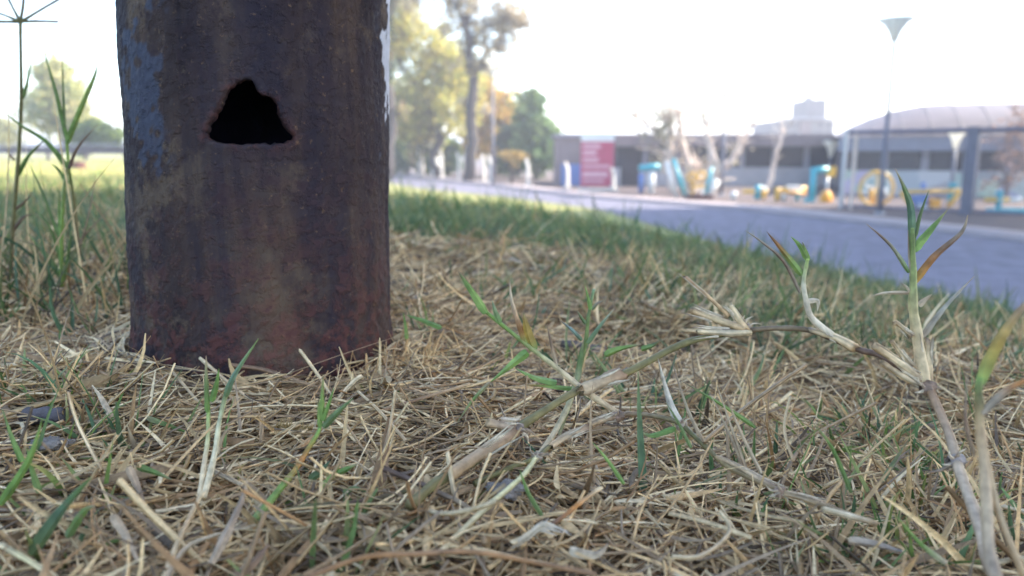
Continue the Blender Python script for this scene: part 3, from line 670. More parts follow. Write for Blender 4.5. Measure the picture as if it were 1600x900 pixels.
for q_, k_, sc_, lb_ in (((7.2, 11.5), 15.5, 1.45, 'large dense tree added out of view to shade the near road'), ((5.0, 21.5), 24.5, 1.55, 'tallest dense tree added out of view to shade the far road')):
    tg_ = Vector((q_[0], q_[1], PARK)) + SDIR * k_; cp = sh.copy(); col.objects.link(cp); cp['label'] = lb_
    cp.scale = (sc_, sc_, (tg_.z - PARK) / (C0.z - O.z)); cp.location = (tg_.x, tg_.y, PARK)
    for ch in list(sh.children):
        c2 = ch.copy(); col.objects.link(c2); c2.parent = cp
    cp['group'] = sh['group'] = 'added shade trees right of the view'

# ------------------------------------------------------------------ haze volume added to wash out the distance like sky glare
HAZE = .0023
hb_ = MB().box((0, 0, 5), (1900, 1900, 24)); m, t, b, o = newmat('glare_haze'); t.nodes.remove(b)
pv = nd(t, "ShaderNodeVolumePrincipled"); pv.inputs["Color"].default_value = (.93, .93, 1, 1); pv.inputs["Density"].default_value = HAZE; pv.inputs["Anisotropy"].default_value = .35
t.links.new(pv.outputs[0], o.inputs["Volume"])
kind(hb_.build('haze', m), 'stuff', 'pale haze volume added over the park to imitate glare', 'haze')

# ------------------------------------------------------------------ grass and straw masses
def ribbons(base, az, el, length, width, bend, sbend, roll, nseg, colr, taper=2.5, fold=.25, mid=True, blunt=0., clampz=True, tipcol=None):
    n = len(az); t_ = np.linspace(0, 1, nseg + 1)[None]
    e = el[:, None] + bend[:, None] * t_; a = az[:, None] + sbend[:, None] * t_
    d = np.stack([np.cos(e) * np.sin(a), np.cos(e) * np.cos(a), np.sin(e)], -1)
    step = d * (length / nseg)[:, None, None]
    p = base[:, None] + np.concatenate([np.zeros((n, 1, 3)), np.cumsum(step[:, :-1], 1)], 1)
    if clampz:
        g = ground(p[..., 0], p[..., 1]) + .0006; p[..., 2] = np.maximum(p[..., 2], g)
    s = np.stack([np.cos(a), -np.sin(a), np.zeros_like(a)], -1); nn = np.cross(s, d)
    sd = s * np.cos(roll)[:, None, None] + nn * np.sin(roll)[:, None, None]; up = np.cross(sd, d)
    wp = np.maximum(1 - t_ ** taper, blunt) * np.minimum(1, .55 + t_ * 3)
    wv = (width[:, None] * wp / 2)[..., None]
    if mid: vv = np.stack([p - sd * wv, p + up * wv * fold * 2, p + sd * wv], 2)
    else: vv = np.stack([p - sd * wv, p + sd * wv], 2)
    m_ = 3 if mid else 2; K = (nseg + 1) * m_
    q = []
    for k in range(nseg):
        for c_ in range(m_ - 1):
            b0 = k * m_ + c_; q.append([b0, b0 + 1, b0 + m_ + 1, b0 + m_])
    q = (np.array(q)[None] + (np.arange(n) * K)[:, None, None]).reshape(-1, 4)
    cc_ = np.broadcast_to(colr[:, None, None, :], (n, nseg + 1, m_, 3)).copy()
    if tipcol is not None:
        f_ = (t_ ** 2)[..., None, None] * .8; cc_ = cc_ * (1 - f_) + tipcol[:, None, None, :] * f_
    return vv.reshape(-1, 3), q, cc_.reshape(-1, 3)
def rodmesh(base, az, el, length, width, bend, sbend, nseg, colr):
    n = len(az); t_ = np.linspace(0, 1, nseg + 1)[None]
    e = el[:, None] + bend[:, None] * t_; a = az[:, None] + sbend[:, None] * t_
    d = np.stack([np.cos(e) * np.sin(a), np.cos(e) * np.cos(a), np.sin(e)], -1); step = d * (length / nseg)[:, None, None]
    p = base[:, None] + np.concatenate([np.zeros((n, 1, 3)), np.cumsum(step[:, :-1], 1)], 1)
    g = ground(p[..., 0], p[..., 1]) + .0006; p[..., 2] = np.maximum(p[..., 2], g)
    s = np.stack([np.cos(a), -np.sin(a), np.zeros_like(a)], -1); nn = np.cross(s, d)
    rd = (width / 2)[:, None, None] * np.ones((1, nseg + 1, 1))
    vv = np.stack([p + (s * math.cos(2.094 * k) + nn * math.sin(2.094 * k)) * rd for k in range(3)], 2)
    K = (nseg + 1) * 3; q = []
    for k in range(nseg):
        for c_ in range(3): q.append([k * 3 + c_, k * 3 + (c_ + 1) % 3, (k + 1) * 3 + (c_ + 1) % 3, (k + 1) * 3 + c_])
    q = (np.array(q)[None] + (np.arange(n) * K)[:, None, None]).reshape(-1, 4)
    return vv.reshape(-1, 3), q, np.repeat(colr, K, 0)
def join(parts):
    vs, qs, cs, b0 = [], [], [], 0
    for v_, q_, c_ in parts: vs.append(v_); qs.append(q_ + b0); cs.append(c_); b0 += len(v_)
    return np.concatenate(vs), np.concatenate(qs), np.concatenate(cs)
def wedge(n, r0, r1, p=1.0, a0=-44, a1=44):
    u_ = rng.random(n)
    r = (r0 ** (p) + u_ * (r1 ** p - r0 ** p)) ** (1 / p) if p else r0 * (r1 / r0) ** u_
    a = np.radians(rng.uniform(a0, a1, n)); return r * np.sin(a), r * np.cos(a)
def offpole(x, y, m_=.002): return np.hypot(x - PX, y - PY) > PR + m_
def vnoise(x, y, s, seed):
    r2 = np.random.default_rng(seed); out = 0
    for _ in range(7):
        a = r2.uniform(0, 6.28); f_ = s * r2.uniform(.6, 1.7); out = out + np.sin(f_ * (x * math.cos(a) + y * math.sin(a)) + r2.uniform(0, 6.28))
    return out / 2.6
SP_ = np.array([(.70, .59, .42), (.61, .48, .31), (.50, .37, .235), (.32, .24, .17), (.38, .25, .15), (.27, .22, .18), (.80, .71, .56), (.13, .10, .08)])
SW = np.array([.18, .19, .16, .13, .10, .10, .08, .06])
def spal(n, w_=None): return SP_[rng.choice(len(SP_), n, p=SW if w_ is None else w_)] * rng.uniform(.6, 1.25, (n, 1)) * np.array([1.14, .985, .73])
def bare(x, y): return ((x - .095) / .085) ** 2 + ((y - .495) / .036) ** 2 < 1 + .35 * vnoise(x, y, 60, 9)
def straw_batch(n, r0, r1, lm, wm, up, layer, p=1.6, w_=None):
    x, y = wedge(n, r0, r1, p); k = offpole(x, y) & (~bare(x, y) | (rng.random(n) < .10)); x, y = x[k], y[k]; n = len(x)
    gnoise = vnoise(x, y, 24, 3)
    hgt = rng.random(n) ** 1.4 * layer * np.clip(.75 + .75 * gnoise, .08, 2)
    b_ = np.stack([x, y, ground(x, y) + hgt], -1)
    az = rng.uniform(0, 2 * np.pi, n); el = np.where(rng.random(n) < up, rng.uniform(.2, .9, n), rng.normal(.0, .10, n))
    ln = lm * np.clip(rng.lognormal(0, .45, n), .3, 2.0); wd_ = wm * rng.lognormal(0, .35, n)
    c_ = spal(n, w_)
    el = np.where(np.hypot(x - PX, y - PY) < PR + .03, np.clip(el, -.2, .2), el)
    # keep straws from running through the shaft
    mx, my = x + np.sin(az) * ln * np.cos(el), y + np.cos(az) * ln * np.cos(el)
    kk = offpole(mx, my) & offpole((x + mx) / 2, (y + my) / 2)
    return b_[kk], az[kk], el[kk], ln[kk], wd_[kk], c_[kk], int(kk.sum())
parts = []
for (n, r0, r1, lm, wm, up, layer) in ((26000, .14, .55, .021, .0013, .03, .010), (8000, .5, .9, .030, .0019, .05, .010)):
    b_, az, el, ln, wd_, c_, k = straw_batch(n, r0, r1, lm, wm, up, layer)
    parts.append(ribbons(b_, az, el, ln, wd_, rng.normal(-.08, .3, k), rng.normal(0, .45, k), rng.uniform(-.7, .7, k), 5, c_, 3, .35, True, .25))
for (n, r0, r1, lm, wm, up, layer) in ((20000, .14, .6, .024, .00075, .05, .012), (4500, .5, .95, .03, .0013, .06, .012)):
    b_, az, el, ln, wd_, c_, k = straw_batch(n, r0, r1, lm, wm, up, layer)
    parts.append(rodmesh(b_, az, el, ln, wd_, rng.normal(-.1, .35, k), rng.normal(0, .3, k), 4, c_))
b_, az, el, ln, wd_, c_, k = straw_batch(26000, .14, .7, .008, .0011, .05, .008)      # short chaff
parts.append(ribbons(b_, az, el, ln, wd_, rng.normal(0, .4, k), rng.normal(0, .4, k), rng.uniform(-.8, .8, k), 2, c_ * .9, 4, .2, True, .5))
nb2 = 2600; ab = rng.uniform(0, 6.28, nb2); rb = PR + .003 + np.abs(rng.normal(0, .016, nb2)); xb, yb = PX + np.cos(ab) * rb, PY + np.sin(ab) * rb   # litter piled round the foot of the pole
parts.append(ribbons(np.stack([xb, yb, ground(xb, yb) + rng.random(nb2) * .013 * np.exp(-(rb - PR) / .03)], -1), np.pi / 2 - (ab + np.pi / 2 * rng.choice([-1, 1], nb2)) + rng.normal(0, .35, nb2), rng.normal(.02, .15, nb2), rng.lognormal(math.log(.02), .4, nb2), rng.uniform(.0008, .0019, nb2), rng.normal(-.1, .3, nb2), rng.normal(0, .2, nb2), rng.uniform(-.7, .7, nb2), 4, spal(nb2), 3, .3, True, .25))
b_, az, el, ln, wd_, c_, k = straw_batch(1800, .15, .8, .024, .0028, .10, .013)        # broad dry leaf pieces
parts.append(ribbons(b_, az, el, ln, wd_, rng.normal(-.1, .6, k), rng.normal(0, .5, k), rng.uniform(-1.2, 1.2, k), 6, c_ * .8, 2, .3, True, .15))
kind(mesh_np('straw_litter', *join(parts)[:2], M['straw'], None, join(parts)[2]), 'stuff', 'loose dry straw and cut grass covering the near ground', 'straw')
_nt = 0
# clumps of short cut stubble standing up out of the litter
tn = 520; tx, ty = wedge(tn, .17, .95, 1.3); kt = offpole(tx, ty, .02) & (rng.random(tn) < np.clip(.22 + .8 * sst(.0, .22, tx) + .25 * sst(.4, .7, ty), 0, 1)); tx, ty = tx[kt], ty[kt]
per_ = 16; n = len(tx) * per_; x = np.repeat(tx, per_) + rng.normal(0, .009, n); y = np.repeat(ty, per_) + rng.normal(0, .009, n); k = offpole(x, y, .003); x, y = x[k], y[k]; n = len(x)
lean = np.arctan2(x - np.repeat(tx, per_)[k], y - np.repeat(ty, per_)[k])
sc_ = np.repeat(rng.uniform(.6, 1.3, len(tx)), per_)[k]; green = np.repeat(rng.random(len(tx)) < .45, per_)[k] & (rng.random(n) < .6)
GP0 = np.array([(.13, .20, .065), (.17, .23, .08), (.10, .16, .075), (.22, .25, .10)]); gc_ = GP0[rng.integers(0, 4, n)] * rng.uniform(.75, 1.25, (n, 1))
cs_ = np.where(green[:, None], gc_, spal(n)); v1 = ribbons(np.stack([x, y, ground(x, y)], -1), lean + rng.normal(0, .5, n), rng.uniform(.45, 1.4, n), rng.lognormal(math.log(.019), .35, n) * sc_, rng.uniform(.0010, .0022, n), rng.normal(-.15, .35, n), rng.normal(0, .3, n), rng.uniform(-3, 3, n), 4, cs_, 4, .35, True, .25)
kind(mesh_np('cut_stubble', *v1[:2], M['straw'], None, v1[2]), 'stuff', 'tufts of short clipped tan and green stubble among the straw', 'grass')
# upright tuft of stubble at the right foot of the pole
n = 230; a = az_c + rng.normal(.85, .3, n); rp = PR + .004 + np.abs(rng.normal(0, .018, n))
x, y = PX + np.cos(a) * rp, PY + np.sin(a) * rp
parts = [ribbons(np.stack([x, y, ground(x, y)], -1), rng.uniform(0, 6.28, n), rng.uniform(.7, 1.5, n), rng.uniform(.008, .026, n), rng.uniform(.0010, .0020, n), rng.normal(-.1, .3, n), rng.normal(0, .3, n), rng.uniform(-3, 3, n), 4, spal(n, np.array([.2, .3, .2, .05, .2, 0, .05, 0])), 4, .3, True, .3)]
kind(mesh_np('stubble_tuft', *parts[0][:2], M['straw'], None, parts[0][2]), 'stuff', 'short tan grass stubble at the right foot of the pole', 'grass')

GP_ = np.array([(.13, .20, .065), (.10, .17, .06), (.17, .23, .08), (.085, .15, .075), (.20, .23, .09), (.11, .18, .095)])
def gpal(n): return GP_[rng.integers(0, len(GP_), n)] * rng.uniform(.7, 1.25, (n, 1))
# sparse living blades among the near straw, denser to the right
n = 5200; x, y = wedge(n, .15, 1.1, 1.4); dens = vnoise(x, y, 16, 5) * .7 + 1.6 * sst(-.05, .4, x) * sst(.22, .5, y) + 1.3 * sst(.55, .95, y) - 1.15 + .5 * sst(-.16, -.32, x)
k = (rng.random(n) < np.clip(dens, .015, 1)) & offpole(x, y, .004); x, y = x[k], y[k]; n = len(x)
v1 = ribbons(np.stack([x, y, ground(x, y)], -1), rng.uniform(0, 6.28, n), rng.uniform(.5, 1.4, n), rng.lognormal(math.log(.026), .35, n), rng.uniform(.0014, .0030, n), rng.normal(-.45, .45, n), rng.normal(0, .4, n), rng.uniform(-3, 3, n), 5, gpal(n), 2.2, .35, True, .02, tipcol=np.where(rng.random((n, 1)) < .4, spal(n), gpal(n)))
kind(mesh_np('living_grass', *v1[:2], M['grass'], None, v1[2]), 'stuff', 'sparse green blades growing up through the straw', 'grass')
n = 420; x, y = wedge(n, .5, .85, 1.4, -41, -26); k = offpole(x, y, .02); x, y = x[k], y[k]; n = len(x)
cw = np.where(rng.random((n, 1)) < .5, gpal(n) * .8, spal(n) * .7)
v1 = ribbons(np.stack([x, y, ground(x, y)], -1), rng.uniform(0, 6.28, n), rng.uniform(.8, 1.5, n), rng.lognormal(math.log(.05), .45, n), rng.uniform(.0012, .0026, n), rng.normal(-.35, .4, n), rng.normal(0, .4, n), rng.uniform(-3, 3, n), 6, cw, 2.2, .35, True, .02)
kind(mesh_np('weed_patch', *v1[:2], M['grass'], None, v1[2]), 'stuff', 'thin uncut green and brown blades left of the pole', 'grass')
# leafy green tufts in the two lower corners and by the runner
cx = []
for (px_a, px_b, py_a, py_b, m_) in ((0, 150, 620, 860, 12), (180, 420, 640, 840, 4), (430, 700, 720, 880, 3), (1200, 1600, 570, 820, 30), (1040, 1200, 600, 740, 6), (600, 1000, 480, 600, 12)):
    for _ in range(m_):
        v_ = ray(rng.uniform(px_a, px_b), rng.uniform(py_a, py_b)); cx.append((v_.x * -H / v_.z, v_.y * -H / v_.z))
cx = np.array(cx); per_ = 9; n = len(cx) * per_; cc0 = np.repeat(cx, per_, 0); x = cc0[:, 0] + rng.normal(0, .006, n); y = cc0[:, 1] + rng.normal(0, .006, n); k = offpole(x, y, .004); x, y, cc0 = x[k], y[k], cc0[k]; n = len(x)
la = np.arctan2(x - cc0[:, 0], y - cc0[:, 1]) + rng.normal(0, .5, n); gcol = np.where(rng.random((n, 1)) < .42, spal(n), gpal(n) * np.array([1.3, 1.22, .95]))
v1 = ribbons(np.stack([x, y, ground(x, y) + .001], -1), la, rng.uniform(.5, 1.35, n), rng.lognormal(math.log(.017), .35, n), rng.uniform(.0011, .0023, n), rng.normal(-.4, .4, n), rng.normal(0, .4, n), rng.uniform(-3, 3, n), 6, gcol, 1.8, .4, True, .03, tipcol=np.where(rng.random((n, 1)) < .35, spal(n), gcol))
kind(mesh_np('green_tufts', *v1[:2], M['grass'], None, v1[2]), 'stuff', 'short fresh green tufts at the lower left and lower right', 'grass')
# shaded verge between the straw and the road, thick blades
parts = []
for (n, r0, r1, ln0, w0) in ((46000, .48, 1.8, .024, .0026), (50000, 1.5, 5, .036, .0048), (30000, 4.5, 14, .07, .008)):
    x, y = wedge(n, r0, r1, 1.2); nz = vnoise(x, y, 7, 6) + .5 * vnoise(x, y, 19, 8)
    g_ = sst(.36, 1.12, np.hypot(x, y) + .48 * sst(.05, .35, x) + .12 * nz - .30 * sst(.35, .0, np.abs(x)) * (x < .35))
    keep = (rng.random(n) < np.clip(g_ + .05, 0, 1)) & ~bare(x, y) & (x < np.interp(y, EY, EX) - 1.55); x, y, nz, g_ = x[keep], y[keep], nz[keep], g_[keep]; n = len(x)
    dry = rng.random(n) < np.clip(.42 - .22 * nz - .32 * sst(.6, 1.2, np.hypot(x, y)), .06, .85)
    c_ = np.where(dry[:, None], spal(n) * .85, gpal(n) * np.array([1.15, .98, 1.05]))
    parts.append(ribbons(np.stack([x, y, ground(x, y) - .002], -1), rng.uniform(0, 6.28, n), rng.uniform(.35, 1.35, n), ln0 * rng.lognormal(0, .35, n) * (1 + .3 * np.clip(nz, -.8, 1.5)), w0 * rng.uniform(.6, 1.3, n), rng.normal(-.4, .5, n), rng.normal(0, .5, n), rng.uniform(-3, 3, n), 3, c_, 2.0, 0, False, .05, clampz=False))
# scattered taller weeds on the crest
n = 260; x, y = wedge(n, 1.6, 4.2, 1.2, -12, 30)
parts.append(ribbons(np.stack([x, y, ground(x, y)], -1), rng.uniform(0, 6.28, n), rng.uniform(.9, 1.5, n), rng.uniform(.07, .14, n), rng.uniform(.004, .009, n), rng.normal(-.3, .3, n), rng.normal(0, .3, n), rng.uniform(-3, 3, n), 4, gpal(n) * .8, 2.0, 0, False, .05, clampz=False))
jj = join(parts); kind(mesh_np('verge_grass', *jj[:2], M['grass'], None, jj[2]), 'stuff', 'thick green verge grass between the straw and the road', 'grass')
# the wide lawn on the left
parts = []
for (n, r0, r1, ln0, w0) in ((16000, .85, 4, .030, .0034), (36000, 3.5, 20, .04, .010), (22000, 15, 46, .05, .022)):
    x, y = wedge(n, r0, r1, 1.1, -44, -10); k = x / y < -.15; x, y = x[k], y[k]; n = len(x)
    c_ = gpal(n) * (1 + np.array([1.7, 1.25, .5]) * sst(2.5, 5, np.hypot(x, y))[:, None]); dry = rng.random(n) < .42; c_ = np.where(dry[:, None], spal(n) * 1.0, c_)  # blades brightened farther out to imitate sunlight
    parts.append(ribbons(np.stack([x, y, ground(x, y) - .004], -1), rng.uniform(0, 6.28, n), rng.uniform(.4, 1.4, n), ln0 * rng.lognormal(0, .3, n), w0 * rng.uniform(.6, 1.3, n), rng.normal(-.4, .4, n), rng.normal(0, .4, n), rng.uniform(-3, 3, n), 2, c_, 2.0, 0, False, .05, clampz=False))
jj = join(parts); kind(mesh_np('lawn_grass', *jj[:2], M['grass'], None, jj[2]), 'stuff', 'mown lawn on the left, sunlight painted in farther out', 'grass')

# ------------------------------------------------------------------ traced foreground plants
CR = (.62, .51, .35); TN = (.46, .33, .205); BR = (.25, .16, .105); OR_ = (.42, .19, .06); GN = (.18, .29, .075); BG = (.165, .225, .085); LG = (.31, .42, .12); OL = (.155, .15, .065); PU = (.14, .09, .07); YE = (.50, .34, .08); GY = (.37, .29, .20)
def smooth_path(pts, m_=4):
    pts = [Vector(p) for p in pts]
    if len(pts) == 2: pts = [pts[0], pts[0].lerp(pts[1], .5), pts[1]]
    out = []; n = len(pts)
    for i in range(n - 1):
        p0, p1, p2, p3 = pts[max(i - 1, 0)], pts[i], pts[i + 1], pts[min(i + 2, n - 1)]
        for s in range(m_):
            t_ = s / m_; out.append(.5 * ((2 * p1) + (p2 - p0) * t_ + (2 * p0 - 5 * p1 + 4 * p2 - p3) * t_ ** 2 + (3 * p1 - p0 - 3 * p2 + p3) * t_ ** 3))
    out.append(pts[-1]); return out
def lerpc(cs, t_):
    if isinstance(cs[0], (int, float)): return cs
    x = t_ * (len(cs) - 1); i = min(int(x), len(cs) - 2); f_ = x - i
    return tuple(cs[i][k] * (1 - f_) + cs[i + 1][k] * f_ for k in range(3))
def stalk(parent, pts, d0, w0, w1, cs, name='stem', nodes=True):
    n = len(pts); P3 = [P(q[0], q[1], q[2] if len(q) > 2 else d0) for q in pts]; dd = [q[2] if len(q) > 2 else d0 for q in pts]
    pp = smooth_path(P3, 7); m_ = len(pp); dm = sum(dd) / n; NS = 12
    dry = name in ('sheath', 'cut_stub', 'stalk')
    side = [random.uniform(.62, 1.25) if dry else random.uniform(.85, 1.12) for _ in range(NS)]; prof = [1 + random.uniform(-.13, .10) * (1.6 if dry else .7) for _ in range(NS)]
    if dry: k0 = random.randrange(NS); side[k0] *= .45; prof[k0] *= .72
    mb = MB(); prev = None; ph1, ph2 = random.uniform(0, 6), random.uniform(0, 6); base_c = random.uniform(.92, 1.06)
    for k, p in enumerate(pp):
        t_ = k / (m_ - 1); tg = (pp[min(k + 1, m_ - 1)] - pp[max(k - 1, 0)]).normalized()
        if prev is None:
            a = Vector((0, 0, 1)) if abs(tg.z) < .9 else Vector((1, 0, 0)); prev = tg.cross(a).normalized()
        u_ = (prev - tg * prev.dot(tg)).normalized(); prev = u_; b_ = tg.cross(u_)
        wob = 1 + .06 * math.sin(k * .9 + ph1) + random.uniform(-.04, .04)
        rad_ = pxm(w0 + (w1 - w0) * t_, dm) / 2 * wob * .84; c_ = lerpc(cs, t_); br = base_c * (1 + .10 * math.sin(k * .55 + ph2)) * random.uniform(.9, 1.08)
        off = (u_ * math.sin(k * .5 + ph2) + b_ * math.cos(k * .43 + ph1)) * rad_ * (.14 if dry else .07)
        for q in range(NS):
            an = 2 * math.pi * q / NS; r_ = rad_ * prof[q] * (1 + random.uniform(-.04, .04))
            if dry and k in (0, m_ - 1): r_ *= random.uniform(.75, 1.15)
            e_ = tg * (random.uniform(-.9, .9) * rad_ if dry and k in (0, m_ - 1) else 0)
            mb.v.append(tuple(p + off + e_ + (u_ * math.cos(an) + b_ * math.sin(an)) * r_)); f_ = br * side[q] * random.uniform(.86, 1.12); mb.c.append((c_[0] * f_ * 1.07, c_[1] * f_ * .98, c_[2] * f_ * .82))
        if k:
            b0 = (k - 1) * NS
            for q in range(NS): q2 = (q + 1) % NS; mb.f.append((b0 + q, b0 + q2, b0 + NS + q2, b0 + NS + q))
    mb.f.append(tuple(reversed(range(NS)))); mb.f.append(tuple((m_ - 1) * NS + q for q in range(NS)))
    o_ = mb.build(name, M['stem'], parent, True, True)
    if name in ('sheath', 'cut_stub'):
        p0, p1 = pts[0], pts[-1]; dx, dy = (p1[0] - p0[0]), (p1[1] - p0[1]); L = math.hypot(dx, dy)
        for q in range(3):
            sgn = random.choice((-1, 1)); w_ = w0 * .5 * sgn * random.uniform(.3, 1); nx, ny = -dy / L, dx / L
            a0, a1, a2 = random.uniform(.3, .6), random.uniform(.7, .85), random.uniform(.98, 1.16)
            blade(parent, [(p0[0] + dx * a0 + nx * w_, p0[1] + dy * a0 + ny * w_, dm - .0006), (p0[0] + dx * a1 + nx * w_ * 1.15, p0[1] + dy * a1 + ny * w_ * 1.15, dm - .001), (p0[0] + dx * a2 + nx * w_ * 1.7, p0[1] + dy * a2 + ny * w_ * 1.7, dm - .0008)], dm, w0 * random.uniform(.25, .5), [lerpc(cs, .3), CR, random.choice((CR, BR, GY))], 'fibre', mat='straw')
    return o_
def blade(parent, pts, d0, w, cs, name='leaf', tilt=None, fold=.6, blunt=.06, mat='grass', curl=0.0, base_w=.6):
    P3 = [P(q[0], q[1], q[2] if len(q) > 2 else d0) for q in pts]; pp = smooth_path(P3, 5); m_ = len(pp)
    tilt = random.uniform(-.5, .5) if tilt is None else tilt; mb = MB(); ww = pxm(w, d0) * .8; colf = [random.uniform(.72, 1.2) for _ in range(8)]; colf[2] *= 1.15
    if isinstance(cs, list) and mat == 'grass' and random.random() < .45: cs = cs + [random.choice((BR, TN, (.32, .26, .14)))]
    tot = 0
    for k, p in enumerate(pp):
        t_ = k / (m_ - 1); tg = (pp[min(k + 1, m_ - 1)] - pp[max(k - 1, 0)]).normalized(); vw = (p - Vector((0, 0, H))).normalized()
        sd = tg.cross(vw)
        if sd.length < 1e-4: sd = Vector((1, 0, 0))
        sd.normalize(); up = sd.cross(tg).normalized()
        a = tilt + curl * t_; sd, up = sd * math.cos(a) + up * math.sin(a), up * math.cos(a) - sd * math.sin(a)
        hw = ww / 2 * max(blunt, (1 - t_ ** 1.7)) * min(1, base_w + t_ * 3) * random.uniform(.9, 1.06) * 1.12
        c_ = lerpc(cs, t_); j_ = lambda s=1: (lambda f_: tuple(x * f_ for x in c_))(random.uniform(.84, 1.14) * s)
        b0 = len(mb.v); th_ = -up * .00018
        L_, C__, R_ = p - sd * hw + up * hw * fold, p, p + sd * hw + up * hw * fold
        mb.v += [tuple(q) for q in (L_, p.lerp(L_, .5) , C__, p.lerp(R_, .5), R_, R_ + th_, C__ + th_, L_ + th_)]
        mb.c += [j_(q) for q in colf]
        if k:
            for s in range(8): s2 = (s + 1) % 8; mb.f.append((b0 - 8 + s, b0 - 8 + s2, b0 + s2, b0 + s))
    return mb.build(name, M[mat], parent, False, True)
def node(parent, px, py, d, r, c_=BR):
    c0 = P(px, py, d); mb = MB(); rr_ = pxm(r, d) * .72; n = 10; rows = ((-1.1, .75), (-.6, .95), (-.1, 1.08), (.35, .9), (.9, .7))
    for i, (x, q) in enumerate(rows):
        for k in range(n):
            a = 6.2832 * k / n; r_ = rr_ * q * random.uniform(.85, 1.15); mb.v.append((c0.x + x * rr_, c0.y + r_ * math.cos(a), c0.z + r_ * math.sin(a) + .2 * x * rr_)); f_ = random.uniform(.55, 1.25); mb.c.append(tuple(z * f_ for z in c_))
        if i:
            for k in range(n): k2 = (k + 1) % n; mb.f.append(((i - 1) * n + k, (i - 1) * n + k2, i * n + k2, i * n + k))
    o_ = mb.build('stem_joint', M['stem'], parent, False, True)
    for k in range(7):
        a = random.uniform(0, 6.28); ln = r * random.uniform(1.0, 2.3)
        blade(parent, [(px + random.uniform(-4, 4), py + random.uniform(-4, 4), d - .001), (px + math.cos(a) * ln * .6, py + math.sin(a) * ln * .45, d - .0015), (px + math.cos(a + .3) * ln, py + math.sin(a + .3) * ln * .8, d - .001)], d, r * random.uniform(.25, .55), random.choice(([TN, CR], [BR, TN], [GY, CR], [BR, GY])), 'fibre', mat='straw')
    return o_
def gbase(px, py, d): q = P(px, py, d); return (q.x, q.y, gz(q.x, q.y))

pa = thing('grass_runner', 'long arching brown grass runner with two leafy upright shoots at right', 'grass plant', gbase(1549, 892, .172))
stalk(pa, [(640, 790, .196), (681, 756, .208), (737, 722, .222), (809, 670, .243), (904, 609, .262), (979, 583, .268), (1060, 540, .273), (1120, 524, .275), (1164, 516, .275)], .25, 18, 13, [(.22, .19, .09), OL, (.2, .17, .08), (.2, .18, .08), OL])
stalk(pa, [(1164, 516, .275), (1220, 513, .272), (1272, 518, .27), (1340, 546, .262), (1380, 558, .257), (1448, 600, .245)], .262, 10, 13, [(.16, .12, .08), (.16, .12, .08), PU, PU])
stalk(pa, [(1448, 600, .245), (1481, 673, .225), (1493, 719, .213), (1512, 771, .2), (1534, 839, .183), (1549, 892, .172)], .21, 18, 24, [BR, (.33, .26, .2), (.38, .31, .25), (.28, .22, .18)])
stalk(pa, [(700, 744, .212), (760, 705, .228), (806, 673, .241)], .225, 22, 25, [TN, (.36, .27, .19), BR], 'sheath')
stalk(pa, [(904, 610, .261), (940, 597, .264), (974, 584, .266)], .264, 24, 27, [(.45, .36, .25), (.38, .29, .2), BR], 'sheath')
stalk(pa, [(1266, 515, .27), (1300, 524, .267), (1336, 544, .262)], .266, 12, 22, [(.30, .24, .18), CR, TN], 'sheath')
node(pa, 809, 671, .242, 15, (.22, .16, .12)); node(pa, 980, 582, .272, 11); node(pa, 1162, 513, .275, 13, (.34, .26, .19)); node(pa, 1451, 606, .243, 15); node(pa, 1494, 720, .213, 17, (.32, .26, .22))
for pts, w0, w1, c_ in (([(1166, 514), (1120, 500), (1080, 484)], 15, 12, [TN, CR, TN]), ([(1170, 519), (1130, 518), (1090, 518)], 17, 12, [CR, (.62, .54, .42), CR]), ([(1140, 494), (1104, 462), (1070, 432)], 8, 8, [TN, TN, (.45, .3, .2)]), ([(1166, 512), (1152, 495), (1143, 476)], 20, 8, [TN, CR, CR])):
    stalk(pa, [(a, b_, .274) for a, b_ in pts], .274, w0, w1, c_, 'cut_stub')
stalk(pa, [(762, 661, .241), (788, 667, .241), (812, 668, .242)], .241, 19, 17, [TN, (.38, .29, .22), BR], 'cut_stub'); blade(pa, [(815, 672), (818, 690), (800, 712)], .25, 16, [BR, PU], 'dry_leaf', mat='straw')
stalk(pa, [(1300, 524, .267), (1268, 496, .268), (1258, 464, .268), (1256, 436, .268), (1262, 404, .268)], .268, 15, 6, [(.58, .52, .42), (.5, .45, .38), (.46, .44, .36), LG], 'shoot')
for pts, w_, c_ in (([(1253, 430), (1228, 398), (1198, 362)], 13, [LG, LG, OR_, BR]), ([(1263, 408), (1250, 384), (1236, 370)], 11, [LG, GN, LG]), ([(1263, 406), (1258, 392), (1254, 378)], 9, [LG, LG]), ([(1250, 458), (1224, 408), (1190, 378), (1164, 360)], 7, [GY, BR, GY])):
    blade(pa, pts, .268, w_, c_)
blade(pa, [(1262, 470), (1278, 470), (1277, 486)], .268, 11, [CR, CR], 'dry_leaf', mat='straw')
stalk(pa, [(1446, 596, .246), (1434, 532, .247), (1428, 484, .247), (1427, 440, .247), (1426, 386, .247), (1426, 356, .247)], .247, 24, 6, [CR, CR, (.42, .38, .22), (.28, .33, .15), BG, BG], 'shoot')
